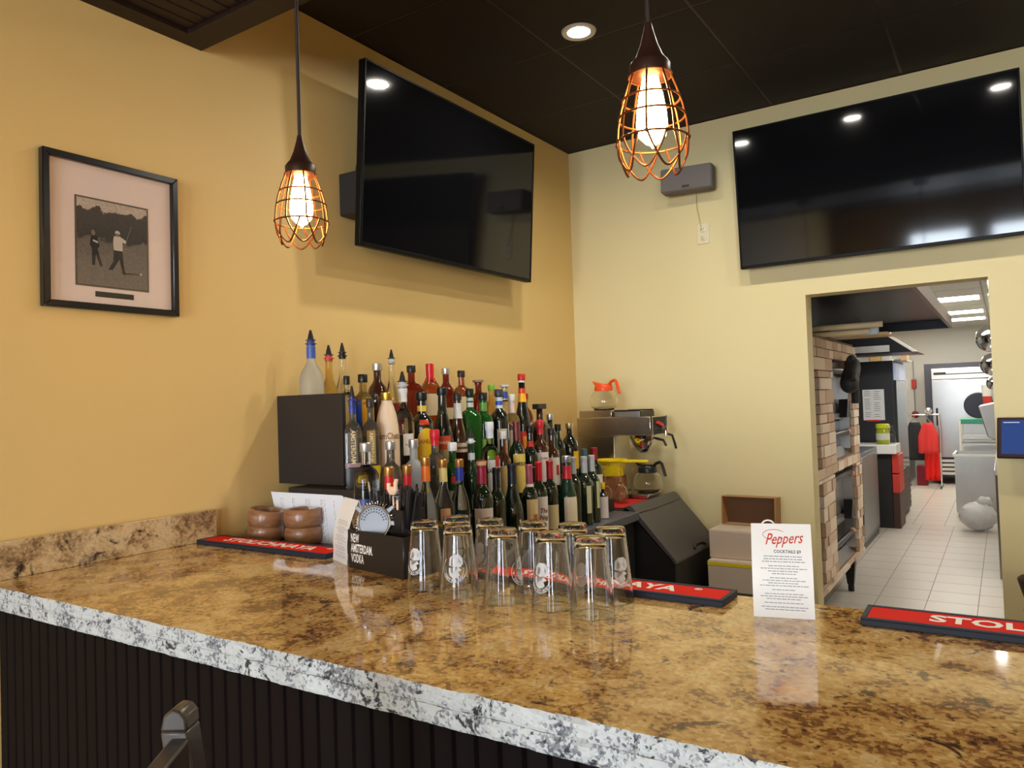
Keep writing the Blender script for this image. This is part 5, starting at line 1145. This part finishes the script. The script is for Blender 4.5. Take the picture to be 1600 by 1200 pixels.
for i, (x0, x1, h, c_, lb) in enumerate([(-1.52, -1.36, .10, (238, 238, 236), 'white carton at the left of the kitchen top shelf'), (-1.355, -1.23, .10, (222, 186, 130), 'tan carton between white ones on the kitchen top shelf'), (-1.225, -1.12, .09, (236, 234, 230), 'small white carton with a dark mark on the kitchen top shelf'), (-1.02, -0.955, .10, (196, 160, 120), 'brown carton at the right end of the kitchen top shelf')]):
    o = box('carton', mat('kcarton_%d' % i, srgb(*c_), 0.7), x0, x1, 10.0, 10.25, 1.8385, 1.8385+h, bevel=0.003); tag(o, lb, 'box', 'cartons on the kitchen shelf')
pb = G().sphere((-1.06, 10.05, 1.895), 0.07, 16, 10, (1.1, .6, .8)).build('plastic_bag', mat('white_bag', srgb(240, 240, 240), 0.35)); tag(pb, 'white plastic bag slumped on the kitchen top shelf', 'bag')
cr = thing('red_crate_rack', 'red plastic crates stacked on the aisle side of the work table', 'crates')
M_CR = mat('crate_red', srgb(206, 62, 52), 0.45)
for z in (0.38, 0.59):
    G().bx(-1.055, -0.985, 9.05, 9.48, z, z+0.2).build('crate', M_CR, cr, bevel=0.006)
G().bx(-1.055, -0.99, 9.05, 9.48, 0.0, 0.38).build('stand', mat('louvre', srgb(70, 46, 40), 0.5), cr, smooth=False)
# ---- far end
wd = thing('steel_side_cabinet', 'narrow grey cabinet with a cardboard box on top by the far wall', 'cabinet'); G().bx(-1.85, -1.33, 13.2, 14.5, 0.0, 0.85).build('body', M_STEELD, wd, bevel=0.005)
G().bx(-1.80, -1.36, 13.19, 13.2, 0.05, 0.8).build('door', mat('grey_door', srgb(110, 108, 106), 0.4), wd, smooth=False)
o = box('carton', M_CARDB, -1.62, -1.35, 13.3, 13.7, 0.8505, 1.0, bevel=0.004); tag(o, 'brown carton on the narrow grey cabinet by the far wall', 'box')
fr_ = thing('steel_refrigerator', 'big stainless refrigerator with a louvred foot at the far end', 'refrigerator')
G().bx(-1.06, -0.05, 13.55, 14.5, 0.12, 1.88).build('body', mat('fridge_frame', srgb(58, 58, 66), 0.4), fr_, bevel=0.005)
G().bx(-0.96, -0.08, 13.50, 13.55, 0.42, 1.62).build('door', M_STEEL, fr_, bevel=0.006)
G().bx(-0.96, -0.08, 13.50, 13.55, 1.63, 1.80).build('header', mat('header_steel', (0.7, 0.67, 0.62), 0.3, 0.9), fr_, bevel=0.004)
G().bx(-0.93, -0.76, 13.495, 13.50, 1.70, 1.74).bx(-0.76, -0.12, 13.495, 13.50, 1.70, 1.715).build('nameplate', M_BLKM, fr_, smooth=False)
for k in range(4): G().bx(-0.96, -0.10, 13.50, 13.55, 0.15+k*0.065, 0.19+k*0.065).build('louvre', mat('louvre_pale', srgb(210, 208, 200), 0.35), fr_, smooth=False)
G().tube([(-0.90, 13.50, 0.92), (-0.90, 13.44, 0.92), (-0.90, 13.44, 1.18), (-0.90, 13.50, 1.18)], 0.014, 8).build('handle', M_BLK, fr_)
for x in (-0.9, -0.2): G().lathe([(0.06, -0.02), (0.06, 0.02)], 16, m=Matrix.Translation((x, 13.7, 0.06)) @ Matrix.Rotation(PI/2, 4, 'Y')).build('caster', M_BLK, fr_)
fa = thing('fire_alarm_pull', 'red wall alarm device on conduit left of the steel refrigerator', 'alarm', (-1.30, 14.598, 1.58))
G().bx(-0.035, 0.035, -0.05, 0, -0.08, 0.08).build('box', mat('alarm_red', srgb(206, 70, 60), 0.4), fa, bevel=0.008)
G().cyl((0, -0.02, -0.08), (0, -0.02, -0.47), 0.008, 8).cyl((0, -0.02, 0.08), (0, -0.02, 0.4), 0.008, 8).build('conduit', M_STEELD, fa)
fb = thing('fire_alarm_bell', 'round red alarm bell under the conduit on the far white wall', 'alarm', (-1.30, 14.598, 1.06))
G().lathe([(0.06, 0), (0.06, 0.03), (0.045, 0.05), (0.015, 0.056)], 24, m=Matrix.Rotation(PI/2, 4, 'X')).build('bell', mat('bell_red', srgb(170, 50, 46), 0.35), fb)
G().lathe([(0.016, 0.05), (0.016, 0.066)], 16, m=Matrix.Rotation(PI/2, 4, 'X')).build('button', M_CHROME, fb)
# aprons hanging from a hook in front of the refrigerator
def garment(label, x, y, ztop, w_, h_, m, dep=0.05):
    t = thing('apron', label, 'apron', (x, y, ztop), group='work clothes hanging in the kitchen')
    g = G(); nx, nz = 14, 10; vs = []; fs = []
    for k in range(nz+1):
        f = k/nz; ww = w_*(0.45+0.55*min(1, f*2.2))
        for i in range(nx+1):
            u = i/nx-0.5
            vs.append((u*ww, -dep*math.cos(u*PI)*0.6-0.018*math.sin(u*19+f*2)*f, -f*h_))
    for k in range(nz):
        for i in range(nx): a = k*(nx+1)+i; fs.append((a, a+1, a+nx+2, a+nx+1))
    o = g.add(vs, fs).build('cloth', m, t, fix=False)
    md = o.modifiers.new('s', 'SOLIDIFY'); md.thickness = 0.01
    G().tube([(-w_*0.22, -0.03, 0.0), (0, -0.03, 0.07), (w_*0.22, -0.03, 0.0)], 0.006, 6).cyl((0, -0.03, 0.07), (0, 0.0, 0.12), 0.004, 6).build('hanger', M_STEEL, t)
    return t
garment('bright red shirt on a hanger before the steel refrigerator', -1.0, 12.95, 0.98, 0.26, 0.46, mat('red_cloth', srgb(214, 52, 50), 0.55))
garment('long scarlet apron under the red shirt at the far end', -0.965, 13.10, 0.80, 0.20, 0.70, mat('scarlet_cloth', srgb(232, 24, 18), 0.6))
garment('black jacket hanging beside the red shirt at the far end', -1.19, 13.14, 0.98, 0.30, 0.58, mat('black_cloth', (0.02, 0.02, 0.022), 0.8))
gr = thing('garment_rail', 'chrome garment stand carrying the red shirt and aprons', 'stand'); G().cyl((-1.28, 13.0, 1.10), (-0.85, 13.0, 1.10), 0.012, 8).build('rail', M_CHROME, gr)
for x in (-1.28, -0.85): G().cyl((x, 13.0, 0), (x, 13.0, 1.10), 0.012, 8).build('post', M_CHROME, gr)
G().cyl((-1.28, 12.8, 0.02), (-1.28, 13.2, 0.02), 0.012, 8).cyl((-0.85, 12.8, 0.02), (-0.85, 13.2, 0.02), 0.012, 8).build('foot', M_BLK, gr)
G().sphere((-0.985, 12.97, 1.155), 0.055, 14, 10).build('finial', M_CHROME, gr)
rb = box('storage_bin', mat('dark_red_bin', srgb(130, 24, 40), 0.45), -1.20, -1.06, 13.25, 13.50, 0.0, 0.30, bevel=0.006); tag(rb, 'dark red bin on the floor under the hanging aprons', 'bin')
# ---- right side of the aisle
ct = thing('steel_trolley', 'stainless waste trolley with raised sides on the right of the aisle', 'trolley')
g = G().bx(-0.525, -0.515, 10.1, 10.7, 0.05, 0.72).bx(-0.515, 0.1, 10.1, 10.11, 0.05, 0.72).bx(-0.515, 0.1, 10.69, 10.7, 0.05, 0.72).bx(0.1, 0.11, 10.1, 10.7, 0.05, 0.72).bx(-0.515, 0.1, 10.11, 10.69, 0.05, 0.06)
g.build('tub', M_STEEL, ct, smooth=False)
G().bx(-0.54, 0.12, 10.08, 10.10, 0.70, 0.725).bx(-0.54, -0.525, 10.10, 10.7, 0.70, 0.725).build('rim', M_WHITE, ct, smooth=False)
for (x, y) in ((-0.48, 10.15), (0.06, 10.15), (-0.48, 10.65), (0.06, 10.65)): G().lathe([(0.025, -0.012), (0.025, 0.012)], 12, m=Matrix.Translation((x, y, 0.025)) @ Matrix.Rotation(PI/2, 4, 'Y')).build('caster', M_BLK, ct)
sr = thing('sheet_pan_rack', 'white framed pan rack with a green top tray behind the steel trolley', 'rack')
for (x, y) in ((-0.50, 11.1), (0.1, 11.1), (-0.5, 11.7), (0.1, 11.7)): G().cyl((x, y, 0), (x, y, 1.08), 0.014, 8).build('post', M_WHITE, sr)
for z in (0.2, 0.5, 0.76, 0.84): G().bx(-0.50, 0.1, 11.1, 11.7, z, z+0.025).build('shelf', M_STEEL, sr, smooth=False)
G().bx(-0.50, 0.1, 11.1, 11.7, 1.03, 1.09).build('top_tray', mat('green_tray', srgb(60, 150, 120), 0.4), sr, bevel=0.004)
gb = G().sphere((0, 0, 0.15), 0.17, 26, 16, (1.0, .9, .85)).sphere((0.06, 0, 0.30), 0.07, 14, 8, (1, .8, .8))
random.seed(4); gb.v = [(x*(1+0.05*math.sin(9*z*9+x*40)), y*(1+0.06*math.sin(x*50+z*31)), max(0.006, z+0.008*math.sin(x*60+y*70))) for x, y, z in gb.v]
tbg = gb.build('rubbish_bag', mat('pale_bag', srgb(238, 238, 238), 0.3, trans=0.3, bump=1.0, bscale=22), loc=(-0.285, 9.2, 0.003)); tag(tbg, 'translucent white rubbish bag on the floor by the steel trolley', 'bag')
rcn = thing('steel_counter', 'long stainless counter along the right of the aisle by the doorway', 'counter')
G().bx(-0.10, 0.9, 6.9, 9.0, 0.80, 0.84).build('top', M_STEEL, rcn, bevel=0.004)
for (x, y) in ((-0.07, 6.95), (-0.07, 8.9), (0.85, 6.95), (0.85, 8.9)): G().cyl((x, y, 0), (x, y, 0.8), 0.022, 12).build('leg', M_STEELD, rcn)
G().bx(-0.05, 0.88, 7.0, 8.9, 0.22, 0.25).build('undershelf', M_STEELD, rcn, smooth=False)
fw = thing('steel_sink_hood', 'boxy stainless food warmer standing on the right-hand counter', 'food warmer')
G().prism([(-0.20, 1.32), (-0.02, 1.36), (0.5, 1.36), (0.5, 1.0), (-0.02, 1.0), (-0.14, 1.06)], 'y', 7.6, 8.3).build('body', M_OVS, fw, bevel=0.006)
G().bx(0.0, 0.45, 7.65, 8.25, 0.8405, 1.0).build('stand', M_BLKM, fw, smooth=False)
dp = G().lathe([(0.001, 0), (0.155, 0.0), (0.165, 0.01), (0.155, 0.02), (0.001, 0.02)], 32, caps=False, m=Matrix.Rotation(PI/2, 4, 'X')).build('round_pan', mat('dark_pan', srgb(44, 42, 58), 0.35), loc=(-0.29, 11.3, 1.256)); tag(dp, 'round dark pan standing on the green-topped rack', 'pan')
wf = thing('red_white_cartons', 'red and white paper cup stack standing beside the round dark pan', 'cups', (-0.19, 11.2, 1.0905))
G().lathe([(0.04, 0), (0.05, 0.26), (0.05, 0.28)], 20).build('sleeve', mat('cup_red', srgb(206, 60, 50), 0.5), wf); G().lathe([(0.052, 0.28), (0.06, 0.42)], 20).build('cup', M_WHITE, wf)
# hanging steel bowls
hp = thing('pot_rail', 'steel rail with hooks high on the right side of the kitchen', 'rail'); G().cyl((-0.085, 7.9, 2.30), (-0.085, 9.2, 2.30), 0.012, 8).build('bar', M_CHROME, hp)
for y in (7.95, 9.15): G().cyl((-0.085, y, 2.3), (-0.085, y, 2.5), 0.01, 8).build('hanger', M_CHROME, hp)
for i, (x, z, r) in enumerate([(-0.085, 1.93, 0.13), (-0.085, 1.70, 0.11), (-0.085, 1.52, 0.07)]):
    t = thing('steel_pan', ['largest polished steel bowl hanging at the right of the kitchen', 'middle polished steel bowl hanging at the right of the kitchen', 'lowest small steel ladle bowl hanging at the right of the kitchen'][i], 'pan', (x, 8.15+0.33*i, z), group='hanging steel bowls')
    G().lathe([(r*math.sin(PI/2*k/8)+0.0005, -r*math.cos(PI/2*k/8)) for k in range(9)]+[(r*0.97*math.sin(PI/2*k/8)+0.0005, -r*0.97*math.cos(PI/2*k/8)+0.001) for k in range(8, -1, -1)], 28, caps=False, m=Matrix.Rotation(math.radians(-70), 4, 'X')).build('bowl', M_CHROME, t)
    G().tube([(0, 0, r*0.9), (0.0, 0.0, r+0.02), (0.0, 0.0, 2.295-z)], 0.006, 6).build('hook', M_CHROME, t)
